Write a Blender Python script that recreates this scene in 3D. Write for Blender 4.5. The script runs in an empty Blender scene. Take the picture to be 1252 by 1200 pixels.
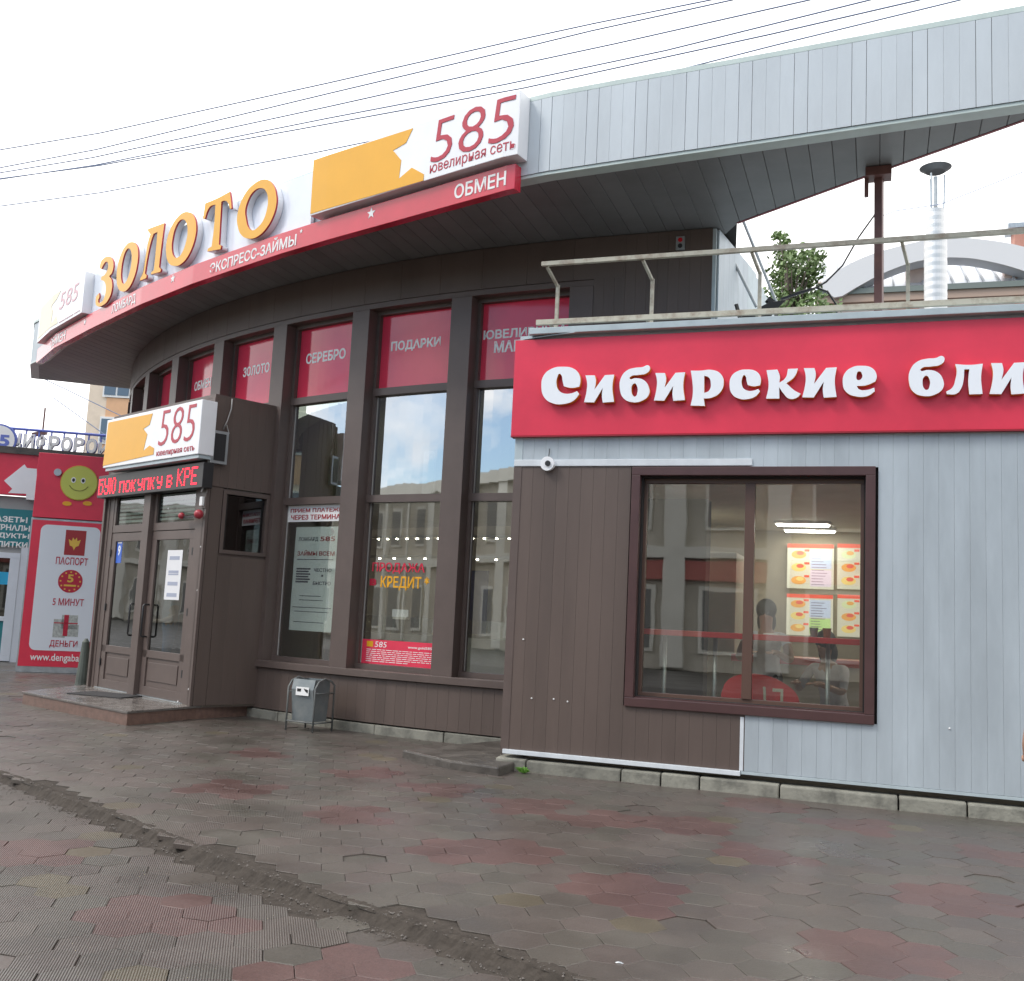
import bpy, bmesh, math, random
from mathutils import Vector, Matrix, noise as mnoise
random.seed(7)
R_ = math.radians
SC = bpy.context.scene
COL = SC.collection

# ------------------------------------------------------------------ camera
CAM_H = 1.5
HEAD, PITCH, ROLL = R_(109.7), math.atan(154/1260.0), math.atan(0.049)
FPX, CX, CY = 1260.0, 626.0, 600.0
_f = Vector((math.cos(HEAD)*math.cos(PITCH), math.sin(HEAD)*math.cos(PITCH), math.sin(PITCH)))
_r = Vector((math.sin(HEAD), -math.cos(HEAD), 0)); _u = _r.cross(_f)
RT = math.cos(ROLL)*_r + math.sin(ROLL)*_u
UP = -math.sin(ROLL)*_r + math.cos(ROLL)*_u
FW = _f
CAM = Vector((0, 0, CAM_H))
cam = bpy.data.cameras.new('camera'); camo = bpy.data.objects.new('camera', cam); COL.objects.link(camo)
cam.sensor_width = 36; cam.lens = 36*FPX/1252; cam.clip_start = 0.05; cam.clip_end = 2000
camo.matrix_world = Matrix((( RT.x, UP.x, -FW.x, CAM.x), (RT.y, UP.y, -FW.y, CAM.y), (RT.z, UP.z, -FW.z, CAM.z), (0, 0, 0, 1)))
SC.camera = camo

# ------------------------------------------------------------------ sky and sun
SUN_EL, SUN_AZ = R_(48), R_(215)          # direction the light comes from, heading counted CCW from +X
w = bpy.data.worlds.new('World'); SC.world = w; w.use_nodes = True
nt = w.node_tree; nt.nodes.clear()
def N(t, **k):
    n = nt.nodes.new(t)
    for a, b in k.items(): setattr(n, a, b)
    return n
out = N('ShaderNodeOutputWorld'); bg = N('ShaderNodeBackground'); bg.inputs[1].default_value = 0.1
sky = N('ShaderNodeTexSky', sky_type='NISHITA', sun_disc=False); sky.sun_elevation = SUN_EL; sky.sun_rotation = R_(90) - SUN_AZ
sky.air_density = 1.0; sky.dust_density = 0.4; sky.ozone_density = 2.0
tc = N('ShaderNodeTexCoord'); sep = N('ShaderNodeSeparateXYZ'); nt.links.new(tc.outputs['Generated'], sep.inputs[0])
zc = N('ShaderNodeMath', operation='MAXIMUM'); nt.links.new(sep.outputs[2], zc.inputs[0]); zc.inputs[1].default_value = 0.0
za = N('ShaderNodeMath', operation='ADD'); nt.links.new(zc.outputs[0], za.inputs[0]); za.inputs[1].default_value = 0.22
dx = N('ShaderNodeMath', operation='DIVIDE'); nt.links.new(sep.outputs[0], dx.inputs[0]); nt.links.new(za.outputs[0], dx.inputs[1])
dy = N('ShaderNodeMath', operation='DIVIDE'); nt.links.new(sep.outputs[1], dy.inputs[0]); nt.links.new(za.outputs[0], dy.inputs[1])
cmb = N('ShaderNodeCombineXYZ'); nt.links.new(dx.outputs[0], cmb.inputs[0]); nt.links.new(dy.outputs[0], cmb.inputs[1]); cmb.inputs[2].default_value = 3.1
no = N('ShaderNodeTexNoise'); no.inputs['Scale'].default_value = 1.05; no.inputs['Detail'].default_value = 7; no.inputs['Roughness'].default_value = 0.55; no.inputs['Distortion'].default_value = 0.6
nt.links.new(cmb.outputs[0], no.inputs['Vector'])
cv = N('ShaderNodeMath', operation='MULTIPLY_ADD'); nt.links.new(sep.outputs[1], cv.inputs[0]); cv.inputs[1].default_value = 0.33; nt.links.new(no.outputs[0], cv.inputs[2])
cz_ = N('ShaderNodeMath', operation='MULTIPLY_ADD'); nt.links.new(zc.outputs[0], cz_.inputs[0]); cz_.inputs[1].default_value = 0.30; nt.links.new(cv.outputs[0], cz_.inputs[2])
rp = N('ShaderNodeValToRGB'); rp.color_ramp.elements[0].position = 0.30; rp.color_ramp.elements[1].position = 0.47
nt.links.new(cz_.outputs[0], rp.inputs[0])
n2 = N('ShaderNodeTexNoise'); n2.inputs['Scale'].default_value = 2.3; n2.inputs['Detail'].default_value = 5; nt.links.new(cmb.outputs[0], n2.inputs['Vector'])
cr = N('ShaderNodeValToRGB'); cr.color_ramp.elements[0].position = 0.3; cr.color_ramp.elements[0].color = (11.5, 11.6, 11.8, 1)
cr.color_ramp.elements[1].position = 0.65; cr.color_ramp.elements[1].color = (15.5, 15.4, 15.2, 1)
nt.links.new(n2.outputs[0], cr.inputs[0])
sk2 = N('ShaderNodeVectorMath', operation='MULTIPLY'); nt.links.new(sky.outputs[0], sk2.inputs[0]); sk2.inputs[1].default_value = (1.2, 1.25, 1.25)
mx = N('ShaderNodeMix', data_type='RGBA'); nt.links.new(rp.outputs[0], mx.inputs[0]); nt.links.new(sk2.outputs[0], mx.inputs[6]); nt.links.new(cr.outputs[0], mx.inputs[7])
nt.links.new(mx.outputs[2], bg.inputs[0]); nt.links.new(bg.outputs[0], out.inputs[0])
sl = bpy.data.lights.new('sun', 'SUN'); sl.energy = 1.3; sl.angle = R_(14); sl.color = (1, 0.96, 0.9)
so = bpy.data.objects.new('sun', sl); COL.objects.link(so)
sd = Vector((math.cos(SUN_AZ)*math.cos(SUN_EL), math.sin(SUN_AZ)*math.cos(SUN_EL), math.sin(SUN_EL)))
so.rotation_euler = sd.to_track_quat('Z', 'Y').to_euler(); so.location = (0, -5, 30)
vs = SC.view_settings; vs.view_transform = 'Standard'; vs.look = 'None'; vs.exposure = 0.55; vs.gamma = 1; vs.use_curve_mapping = False
SC.display_settings.display_device = 'sRGB'
SC.render.engine = 'CYCLES'; SC.cycles.max_bounces = 8; SC.cycles.transparent_max_bounces = 12

# ------------------------------------------------------------------ materials
MATS = {}
def mat(name, col=(0.5, 0.5, 0.5), rough=0.5, metal=0.0, emit=0.0, var=0.0, dirt=0.0, dscale=3.0, bump=0.0, bscale=40.0, stretch=(1, 1, 1), coat=0.0, dcol=None, attr=None, spec=0.5, rvar=0.0):
    if name in MATS: return MATS[name]
    m = bpy.data.materials.new(name); m.use_nodes = True; t = m.node_tree; b = t.nodes['Principled BSDF']
    b.inputs['Base Color'].default_value = (*col, 1); b.inputs['Roughness'].default_value = rough; b.inputs['Metallic'].default_value = metal
    b.inputs['Coat Weight'].default_value = coat; b.inputs['Coat Roughness'].default_value = 0.06
    b.inputs['Specular IOR Level'].default_value = spec
    cur = None
    geo = t.nodes.new('ShaderNodeNewGeometry')
    mp = t.nodes.new('ShaderNodeMapping'); t.links.new(geo.outputs['Position'], mp.inputs[0]); mp.inputs['Scale'].default_value = stretch
    if attr:
        a = t.nodes.new('ShaderNodeVertexColor'); a.layer_name = attr; cur = a.outputs[0]
    def mulcol(src, fac_sock, lo, hi):
        r = t.nodes.new('ShaderNodeMapRange'); t.links.new(fac_sock, r.inputs[0]); r.inputs[3].default_value = lo; r.inputs[4].default_value = hi
        h = t.nodes.new('ShaderNodeHueSaturation'); t.links.new(r.outputs[0], h.inputs['Value'])
        if src is None: h.inputs['Color'].default_value = (*col, 1)
        else: t.links.new(src, h.inputs['Color'])
        return h.outputs[0]
    if var:
        oi = t.nodes.new('ShaderNodeObjectInfo'); cur = mulcol(cur, oi.outputs['Random'], 1-var, 1+var)
    if dirt:
        n = t.nodes.new('ShaderNodeTexNoise'); n.inputs['Scale'].default_value = dscale; n.inputs['Detail'].default_value = 8; n.inputs['Roughness'].default_value = 0.62
        t.links.new(mp.outputs[0], n.inputs['Vector'])
        if dcol:
            rr = t.nodes.new('ShaderNodeMapRange'); t.links.new(n.outputs[0], rr.inputs[0]); rr.inputs[1].default_value = 0.45; rr.inputs[2].default_value = 0.75; rr.inputs[4].default_value = dirt
            mm = t.nodes.new('ShaderNodeMix'); mm.data_type = 'RGBA'; t.links.new(rr.outputs[0], mm.inputs[0])
            if cur is None: mm.inputs[6].default_value = (*col, 1)
            else: t.links.new(cur, mm.inputs[6])
            mm.inputs[7].default_value = (*dcol, 1); cur = mm.outputs[2]
        else:
            r0 = t.nodes.new('ShaderNodeMapRange'); t.links.new(n.outputs[0], r0.inputs[0]); r0.inputs[1].default_value = 0.3; r0.inputs[2].default_value = 0.7
            cur = mulcol(cur, r0.outputs[0], 1-dirt, 1+dirt*0.6)
        if rvar:
            r1 = t.nodes.new('ShaderNodeMapRange'); t.links.new(n.outputs[0], r1.inputs[0]); r1.inputs[1].default_value = 0.35; r1.inputs[2].default_value = 0.65
            r1.inputs[3].default_value = max(0.03, rough-rvar); r1.inputs[4].default_value = min(1, rough+rvar); t.links.new(r1.outputs[0], b.inputs['Roughness'])
    if cur is not None: t.links.new(cur, b.inputs['Base Color'])
    if bump:
        n = t.nodes.new('ShaderNodeTexNoise'); n.inputs['Scale'].default_value = bscale; n.inputs['Detail'].default_value = 6
        t.links.new(mp.outputs[0], n.inputs['Vector'])
        bp = t.nodes.new('ShaderNodeBump'); bp.inputs['Strength'].default_value = bump; bp.inputs['Distance'].default_value = 0.01
        t.links.new(n.outputs[0], bp.inputs['Height']); t.links.new(bp.outputs[0], b.inputs['Normal'])
    if emit:
        b.inputs['Emission Color'].default_value = (*col, 1); b.inputs['Emission Strength'].default_value = emit
    MATS[name] = m; return m
def glass(name, refl, tint=(0.8, 0.85, 0.84), wav=0.0, gcol=(0.95, 0.97, 1.0)):
    if name in MATS: return MATS[name]
    m = bpy.data.materials.new(name); m.use_nodes = True; t = m.node_tree; t.nodes.clear()
    o = t.nodes.new('ShaderNodeOutputMaterial'); mxs = t.nodes.new('ShaderNodeMixShader'); tr = t.nodes.new('ShaderNodeBsdfTransparent'); gl = t.nodes.new('ShaderNodeBsdfGlossy')
    tr.inputs[0].default_value = (*tint, 1); gl.inputs['Color'].default_value = (*gcol, 1); gl.inputs['Roughness'].default_value = 0.015
    fr = t.nodes.new('ShaderNodeFresnel'); fr.inputs[0].default_value = 1.5
    ma = t.nodes.new('ShaderNodeMath'); ma.operation = 'MULTIPLY_ADD'; t.links.new(fr.outputs[0], ma.inputs[0]); ma.inputs[1].default_value = 1-refl; ma.inputs[2].default_value = refl; ma.use_clamp = True
    if wav:
        n = t.nodes.new('ShaderNodeTexNoise'); n.inputs['Scale'].default_value = 1.3; n.inputs['Detail'].default_value = 2
        g = t.nodes.new('ShaderNodeNewGeometry'); t.links.new(g.outputs['Position'], n.inputs['Vector'])
        bp = t.nodes.new('ShaderNodeBump'); bp.inputs['Strength'].default_value = wav; bp.inputs['Distance'].default_value = 0.05
        t.links.new(n.outputs[0], bp.inputs['Height']); t.links.new(bp.outputs[0], gl.inputs['Normal'])
    gb = t.nodes.new('ShaderNodeNewGeometry'); inv = t.nodes.new('ShaderNodeMath'); inv.operation = 'SUBTRACT'; inv.inputs[0].default_value = 1; t.links.new(gb.outputs['Backfacing'], inv.inputs[1])
    mf = t.nodes.new('ShaderNodeMath'); mf.operation = 'MULTIPLY'; t.links.new(ma.outputs[0], mf.inputs[0]); t.links.new(inv.outputs[0], mf.inputs[1])
    t.links.new(mf.outputs[0], mxs.inputs[0]); t.links.new(tr.outputs[0], mxs.inputs[1]); t.links.new(gl.outputs[0], mxs.inputs[2]); t.links.new(mxs.outputs[0], o.inputs[0])
    MATS[name] = m; return m

BROWN = (0.106, 0.078, 0.067)
M_brown = mat('brown_siding', BROWN, 0.5, var=0.07, dirt=0.16, dscale=2.2, bump=0.10, bscale=60, stretch=(1, 1, 0.18))
M_brownf = mat('brown_frame', (0.110, 0.082, 0.073), 0.45, dirt=0.12, dscale=3, bump=0.05, bscale=80)
M_kframe = mat('kiosk_window_frame', (0.075, 0.038, 0.038), 0.35, dirt=0.15, dscale=4, bump=0.04, bscale=70)
M_dark = mat('backing_dark', (0.02, 0.018, 0.018), 0.9)
M_grey = mat('grey_siding', (0.405, 0.458, 0.50), 0.42, var=0.04, dirt=0.17, dscale=2.6, bump=0.06, bscale=50, stretch=(1, 1, 0.22))
M_fsc = mat('fascia_siding', (0.50, 0.545, 0.585), 0.42, var=0.03, dirt=0.12, dscale=1.6, bump=0.06, bscale=50, stretch=(1, 1, 0.3))
M_greytrim = mat('grey_trim', (0.42, 0.49, 0.52), 0.4, dirt=0.12, dscale=5)
M_white_trim = mat('white_trim', (0.62, 0.66, 0.70), 0.35, dirt=0.12, dscale=6)
M_fascia_trim = mat('fascia_edge_trim', (0.50, 0.58, 0.56), 0.4, dirt=0.1, dscale=5)
M_soffit = mat('soffit_board', (0.17, 0.165, 0.165), 0.45, var=0.1, dirt=0.15, dscale=2)
M_red = mat('red_sign_face', (0.70, 0.035, 0.075), 0.36, dirt=0.14, dscale=1.3, bump=0.05, bscale=4)
M_redfilm = mat('red_window_film', (0.74, 0.05, 0.10), 0.10, dirt=0.08, dscale=2, coat=0.25, spec=0.5)
M_redstrip = mat('red_strip_face', (0.58, 0.02, 0.05), 0.25, dirt=0.12, dscale=2, coat=0.5)
M_sw = mat('sign_white', (0.80, 0.81, 0.84), 0.3, dirt=0.05, dscale=2)
M_swg = mat('sign_panel_white', (0.72, 0.76, 0.84), 0.22, dirt=0.06, dscale=2, coat=0.3)
M_yel = mat('sign_yellow', (0.76, 0.37, 0.012), 0.35, dirt=0.05, dscale=2)
M_crim = mat('sign_crimson', (0.42, 0.012, 0.04), 0.35)
M_orange = mat('letter_orange_side', (0.72, 0.26, 0.01), 0.4)
M_letw = mat('letter_white', (0.82, 0.85, 0.90), 0.3)
M_white = mat('print_white', (0.78, 0.78, 0.78), 0.4)
M_metal = mat('galvanised_metal', (0.42, 0.45, 0.47), 0.38, 0.7, dirt=0.2, dscale=7)
M_rail = mat('worn_cream_rail_paint', (0.47, 0.45, 0.37), 0.5, dirt=0.75, dscale=9, dcol=(0.16, 0.07, 0.03))
M_rustcol = mat('red_brown_paint', (0.14, 0.06, 0.052), 0.5, dirt=0.3, dscale=6)
M_black = mat('black_plastic', (0.02, 0.02, 0.022), 0.4)
M_wire = mat('wire', (0.22, 0.27, 0.40), 0.5)
M_cable = mat('grey_cable', (0.35, 0.34, 0.33), 0.6)
M_concrete = mat('plinth_concrete', (0.24, 0.235, 0.20), 0.75, var=0.15, dirt=0.85, dscale=5, bump=0.5, bscale=35, dcol=(0.05, 0.05, 0.045))
M_ledge = mat('slab_concrete', (0.085, 0.075, 0.066), 0.45, dirt=0.5, dscale=4, bump=0.5, bscale=30, rvar=0.15)
M_granite = mat('brown_granite_step', (0.17, 0.105, 0.085), 0.35, dirt=0.3, dscale=14, bump=0.1)
M_granite_top = mat('wet_grey_step_top', (0.15, 0.135, 0.125), 0.22, dirt=0.35, dscale=5, rvar=0.12)
M_beige = mat('interior_beige', (0.40, 0.35, 0.27), 0.7, dirt=0.1, dscale=2)
M_cream = mat('interior_cream', (0.52, 0.49, 0.41), 0.7, dirt=0.1)
M_floor_in = mat('interior_floor', (0.25, 0.22, 0.18), 0.4)
M_counter = mat('red_counter', (0.55, 0.02, 0.03), 0.3)
G_mid = glass('mirror_tinted_glass', 0.42, (0.50, 0.55, 0.52), wav=0.05)
G_low = glass('shop_glass', 0.24, (0.86, 0.88, 0.86), wav=0.02)
G_kiosk = glass('kiosk_glass', 0.17, (0.84, 0.86, 0.82), wav=0.015)
G_door = glass('door_glass', 0.14, (0.7, 0.76, 0.74), wav=0.05)
G_dark = glass('dark_glass', 0.08, (0.10, 0.10, 0.12))
M_winback = mat('background_window_glass', (0.10, 0.14, 0.19), 0.1, spec=0.8)

# ------------------------------------------------------------------ object helpers
def tag(o, label=None, cat=None, group=None, kind=None):
    if label: o['label'] = label
    if cat: o['category'] = cat
    if group: o['group'] = group
    if kind: o['kind'] = kind
    return o
def thing(name, label, cat, loc=(0, 0, 0), group=None):
    o = bpy.data.objects.new(name, None); COL.objects.link(o); o.location = loc; o.empty_display_size = 0.2
    return tag(o, label, cat, group)
def link(name, me, parent=None, m=None, smooth=False):
    if m is not None and not me.materials: me.materials.append(m)
    if smooth:
        for p in me.polygons: p.use_smooth = True
    o = bpy.data.objects.new(name, me); COL.objects.link(o)
    if parent is not None:
        o.parent = parent
        o.matrix_parent_inverse = Matrix.Translation(-world_loc(parent))
    return o
def world_loc(o):
    return o.location.copy() if o.parent is None else Vector((0, 0, 0))   # a part's own origin is the world origin
class MB:
    """collects geometry in world space, then becomes ONE mesh object"""
    def __init__(s): s.v = []; s.f = []; s.mi = []; s.cur = 0
    def add(s, vs, fs):
        b = len(s.v); s.v += [tuple(x) for x in vs]; s.f += [tuple(i+b for i in f) for f in fs]; s.mi += [s.cur]*len(fs)
    def hexa(s, p):      # 8 points: 4 back then 4 front
        s.add(p, [(0, 1, 2, 3), (7, 6, 5, 4), (0, 4, 5, 1), (1, 5, 6, 2), (2, 6, 7, 3), (3, 7, 4, 0)])
    def box(s, x0, x1, y0, y1, z0, z1):
        s.hexa([(x0, y0, z0), (x1, y0, z0), (x1, y0, z1), (x0, y0, z1), (x0, y1, z0), (x1, y1, z0), (x1, y1, z1), (x0, y1, z1)])
    def tube(s, pts, r, n=8, cap=True):
        pts = [Vector(p) for p in pts]; rs = r if isinstance(r, (list, tuple)) else [r]*len(pts)
        rings = []
        for i, p in enumerate(pts):
            d = (pts[min(i+1, len(pts)-1)] - pts[max(i-1, 0)]).normalized()
            a = d.orthogonal().normalized() if i == 0 else (pa - d*pa.dot(d)).normalized()
            pa = a; b = d.cross(a)
            rings.append([p + (a*math.cos(2*math.pi*k/n) + b*math.sin(2*math.pi*k/n))*rs[i] for k in range(n)])
        vs = [v for rg in rings for v in rg]; fs = []
        for i in range(len(pts)-1):
            for k in range(n): fs.append((i*n+k, i*n+(k+1) % n, (i+1)*n+(k+1) % n, (i+1)*n+k))
        if cap: fs.append(tuple(range(n-1, -1, -1))); fs.append(tuple((len(pts)-1)*n+k for k in range(n)))
        s.add(vs, fs)
    def bar(s, a, b, w_, h_=None):   # square bar
        h_ = h_ or w_; a = Vector(a); b = Vector(b); d = (b-a).normalized()
        x = d.cross(Vector((0, 0, 1)));
        if x.length < 1e-3: x = Vector((1, 0, 0))
        x.normalize(); y = x.cross(d).normalized()
        q = [(-1, -1), (1, -1), (1, 1), (-1, 1)]
        s.hexa([a + x*i*w_/2 + y*j*h_/2 for i, j in q] + [b + x*i*w_/2 + y*j*h_/2 for i, j in q])
    def sphere(s, c, r, n=10, sc=(1, 1, 1)):
        bm = bmesh.new(); bmesh.ops.create_uvsphere(bm, u_segments=n, v_segments=max(5, n*2//3), radius=r)
        s.add([(c[0]+v.co.x*sc[0], c[1]+v.co.y*sc[1], c[2]+v.co.z*sc[2]) for v in bm.verts], [[v.index for v in f.verts] for f in bm.faces]); bm.free()
    def build(s, name, m, parent=None, bevel=0.0, smooth=False):
        me = bpy.data.meshes.new(name); me.from_pydata(s.v, [], s.f)
        ms = m if isinstance(m, (list, tuple)) else [m]
        for x in ms: me.materials.append(x)
        if len(ms) > 1:
            for p, i in zip(me.polygons, s.mi): p.material_index = i
        bm = bmesh.new(); bm.from_mesh(me)
        bmesh.ops.recalc_face_normals(bm, faces=bm.faces)
        if bevel:
            es = [e for e in bm.edges if len(e.link_faces) == 2 and e.calc_face_angle(0) > 0.6]
            bmesh.ops.bevel(bm, geom=es, offset=bevel, segments=2, profile=0.6, affect='EDGES', clamp_overlap=True)
        bm.to_mesh(me); bm.free()
        if smooth:
            for p in me.polygons: p.use_smooth = True
        return link(name, me, parent)

class Path:
    """a vertical surface standing on a plan polyline; s runs to the right as seen from outside, off is outward"""
    def __init__(s, pts):
        s.p = [Vector((x, y)) for x, y in pts]; s.L = [0]
        for a, b in zip(s.p, s.p[1:]): s.L.append(s.L[-1] + (b-a).length)
        s.n = []
        for a, b in zip(s.p, s.p[1:]):
            d = (b-a).normalized(); s.n.append(Vector((d.y, -d.x)))
        s.vn = [s.n[0]] + [((a+b).normalized())/max(0.3, (a+b).normalized().dot(a)) for a, b in zip(s.n, s.n[1:])] + [s.n[-1]]
    def seg(s, t):
        for i in range(len(s.L)-2):
            if t < s.L[i+1]: return i
        return len(s.L)-2
    def at(s, t, z, off=0.0):
        i = s.seg(t); k = (t-s.L[i])/(s.L[i+1]-s.L[i]); p = s.p[i].lerp(s.p[i+1], k)
        kk = min(1, max(0, k)); n = s.vn[i].lerp(s.vn[i+1], kk); p = p + n*off
        return Vector((p.x, p.y, z))
    def ang(s, t):
        i = s.seg(t); d = s.p[i+1]-s.p[i]; return math.atan2(d.y, d.x)
    def px(s, x, y, off=0.0):
        d = FW + RT*((x-CX)/FPX) - UP*((y-CY)/FPX); best = None
        for i in range(len(s.p)-1):
            a = s.p[i]+s.vn[i]*off; b = s.p[i+1]+s.vn[i+1]*off; e = b-a
            den = d.x*e.y - d.y*e.x
            if abs(den) < 1e-9: continue
            q = a-CAM.xy; t = (q.x*e.y - q.y*e.x)/den; k = (q.x*d.y - q.y*d.x)/den
            lo = -1e9 if i == 0 else -1e-6; hi = 1e9 if i == len(s.p)-2 else 1+1e-6
            if t > 0 and lo <= k <= hi:
                if best is None or t < best[0]: best = (t, s.L[i]+k*(s.L[i+1]-s.L[i]), CAM.z+t*d.z)
        return best[1], best[2]
    def box(s, mb, s0, s1, z0, z1, o0, o1):   # o0 back, o1 front; follows bends
        st = [s0] + [l for l in s.L if s0+1e-4 < l < s1-1e-4] + [s1]
        vs = []
        for t in st: vs += [s.at(t, z0, o0), s.at(t, z1, o0), s.at(t, z1, o1), s.at(t, z0, o1)]
        fs = [(0, 1, 2, 3)]
        for i in range(len(st)-1):
            for k in range(4): fs.append((i*4+k, i*4+(k+1) % 4, (i+1)*4+(k+1) % 4, (i+1)*4+k))
        m = (len(st)-1)*4; fs.append((m+3, m+2, m+1, m)); mb.add(vs, fs)
    def quad(s, mb, pts, o0, o1):   # pts: 4+ (s,z)
        n = len(pts); vs = [s.at(a, b, o0) for a, b in pts] + [s.at(a, b, o1) for a, b in pts]
        fs = [tuple(range(n)), tuple(range(2*n-1, n-1, -1))] + [(i, (i+1) % n, n+(i+1) % n, n+i) for i in range(n)]
        mb.add(vs, fs)
def P1(W, name, m, parent, s0, s1, z0, z1, o0, o1, bevel=0.0):
    mb = MB(); W.box(mb, s0, s1, z0, z1, o0, o1); return mb.build(name, m, parent, bevel)
def on_plane(px_, py_, p0, n):
    d = FW + RT*((px_-CX)/FPX) - UP*((py_-CY)/FPX); p0 = Vector(p0); n = Vector(n)
    return CAM + d*((p0-CAM).dot(n)/d.dot(n))
def at_z(px_, py_, z): return on_plane(px_, py_, (0, 0, z), (0, 0, 1))
def at_depth(px_, py_, D): return CAM + (FW + RT*((px_-CX)/FPX) - UP*((py_-CY)/FPX))*D

PLK = {}
def plank(W, s, wd, z0, z1, m, parent, off=0.0, t=0.02, name='plank', groove=0.0022):
    key = (round(wd, 4), round(z1-z0, 3), t, m.name, groove)
    if key not in PLK:
        g = groove; h = z1-z0; hw = wd/2-0.0005
        prof = [(-hw, 0), (hw, 0), (hw, -t+g*0.6), (hw-g, -t), (-hw+g, -t), (-hw, -t+g*0.6)]
        vs = [(x, y, 0) for x, y in prof] + [(x, y, h) for x, y in prof]
        fs = [tuple(range(5, -1, -1)), tuple(range(6, 12))] + [(i, (i+1) % 6, 6+(i+1) % 6, 6+i) for i in range(6)]
        me = bpy.data.meshes.new(name); me.from_pydata(vs, [], fs); me.materials.append(m); PLK[key] = me
    o = bpy.data.objects.new(name, PLK[key]); COL.objects.link(o)
    p = W.at(s, z0, off); a = W.at(s-wd/2, z0, off); b = W.at(s+wd/2, z0, off)
    o.parent = parent; o.matrix_parent_inverse = Matrix.Translation(-world_loc(parent))
    o.location = p; o.rotation_euler = (0, 0, math.atan2(b.y-a.y, b.x-a.x)); return o

DG = []
def curve_mesh(cu):
    o = bpy.data.objects.new('tmp', cu); COL.objects.link(o)
    me = bpy.data.meshes.new_from_object(o.evaluated_get(bpy.context.evaluated_depsgraph_get()))
    bpy.data.objects.remove(o); bpy.data.curves.remove(cu); return me
def text_raw(txt, bold=0.0, depth=0.0, shear=0.0, spacing=1.0):
    cu = bpy.data.curves.new('t', 'FONT'); cu.body = txt; cu.offset = bold; cu.extrude = depth; cu.shear = shear; cu.resolution_u = 3; cu.space_character = spacing
    cu.align_x = 'LEFT'; return curve_mesh(cu)
def text(W, txt, s0, s1, z0, z1, off, m, parent, depth=0.004, bold=0.012, name='lettering', shear=0.0, slope=0.0, spacing=1.0):
    """fit text into s0..s1 x z0..z1 on the surface W"""
    me = text_raw(txt, bold, 0.5, shear, spacing)
    xs = [v.co.x for v in me.vertices]; ys = [v.co.y for v in me.vertices]
    if not xs: return None
    ax, bx, ay, by = min(xs), max(xs), min(ys), max(ys)
    if 2 < len(W.L) < 30:
        bm = bmesh.new(); bm.from_mesh(me)
        for l in W.L[1:-1]:
            if s0 < l < s1: bmesh.ops.bisect_plane(bm, geom=bm.verts[:]+bm.edges[:]+bm.faces[:], plane_co=(ax+(l-s0)/(s1-s0)*(bx-ax), 0, 0), plane_no=(1, 0, 0))
        bm.to_mesh(me); bm.free()
    for v in me.vertices:
        k = (v.co.x-ax)/(bx-ax)
        t = s0 + k*(s1-s0); z = z0 + (v.co.y-ay)/(by-ay)*(z1-z0) + slope*k
        v.co = W.at(t, z, off + (depth if v.co.z > 0 else 0))
    for mm in list(me.materials): me.materials.pop()
    me.materials.append(m); me.name = name; return link(name, me, parent)
def textpx(W, txt, bl, tr, off, m, parent, **k):
    a = W.px(*bl, off); b = W.px(*tr, off); z0, z1 = k.pop('zr', (a[1], b[1])); return text(W, txt, a[0], b[0], z0, z1, off, m, parent, **k)
def shape(W, outs, o0, o1, m, parent, name, side=None, bevel=0.0):
    """outs: list of closed outlines [(s,z[,corner])]; extruded o0..o1 off the surface"""
    cu = bpy.data.curves.new('g', 'CURVE'); cu.dimensions = '2D'; cu.fill_mode = 'BOTH'; cu.extrude = 0.5; cu.resolution_u = 5
    for ol in outs:
        sp = cu.splines.new('BEZIER'); sp.bezier_points.add(len(ol)-1); sp.use_cyclic_u = True
        for bp, q in zip(sp.bezier_points, ol):
            bp.co = (q[0], q[1], 0); ty = 'VECTOR' if len(q) > 2 else 'AUTO'; bp.handle_left_type = ty; bp.handle_right_type = ty
    me = curve_mesh(cu)
    if side is not None:
        me.materials.clear(); me.materials.append(m); me.materials.append(side)
        for p in me.polygons: p.material_index = 0 if (abs(p.normal.z) > 0.5 and p.center.z > 0) else 1
    else:
        me.materials.clear(); me.materials.append(m)
    if len(W.L) > 2:
        bm = bmesh.new(); bm.from_mesh(me); sx = [v.co.x for v in bm.verts]
        for l in W.L[1:-1]:
            if min(sx)+0.01 < l < max(sx)-0.01: bmesh.ops.bisect_plane(bm, geom=bm.verts[:]+bm.edges[:]+bm.faces[:], plane_co=(l, 0, 0), plane_no=(1, 0, 0))
        bm.to_mesh(me); bm.free()
    for v in me.vertices: v.co = W.at(v.co.x, v.co.y, o1 if v.co.z > 0 else o0)
    me.name = name; return link(name, me, parent)
def rect_pts(a, b, c, d): return [(a, c, 1), (b, c, 1), (b, d, 1), (a, d, 1)]
def star_pts(cx, cz, r, rot=90):
    o = []
    for k in range(10):
        a = R_(rot+36*k); rr = r if k % 2 == 0 else r*0.42; o.append((cx+rr*math.cos(a), cz+rr*math.sin(a), 1))
    return o
def oval(cx, cz, a, b): return [(cx+a*math.cos(R_(k*45)), cz+b*math.sin(R_(k*45))) for k in range(8)]
def fig585(W, outl, parent, m): return shape(W, outl, 0, 0, m, parent, 'x')

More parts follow.
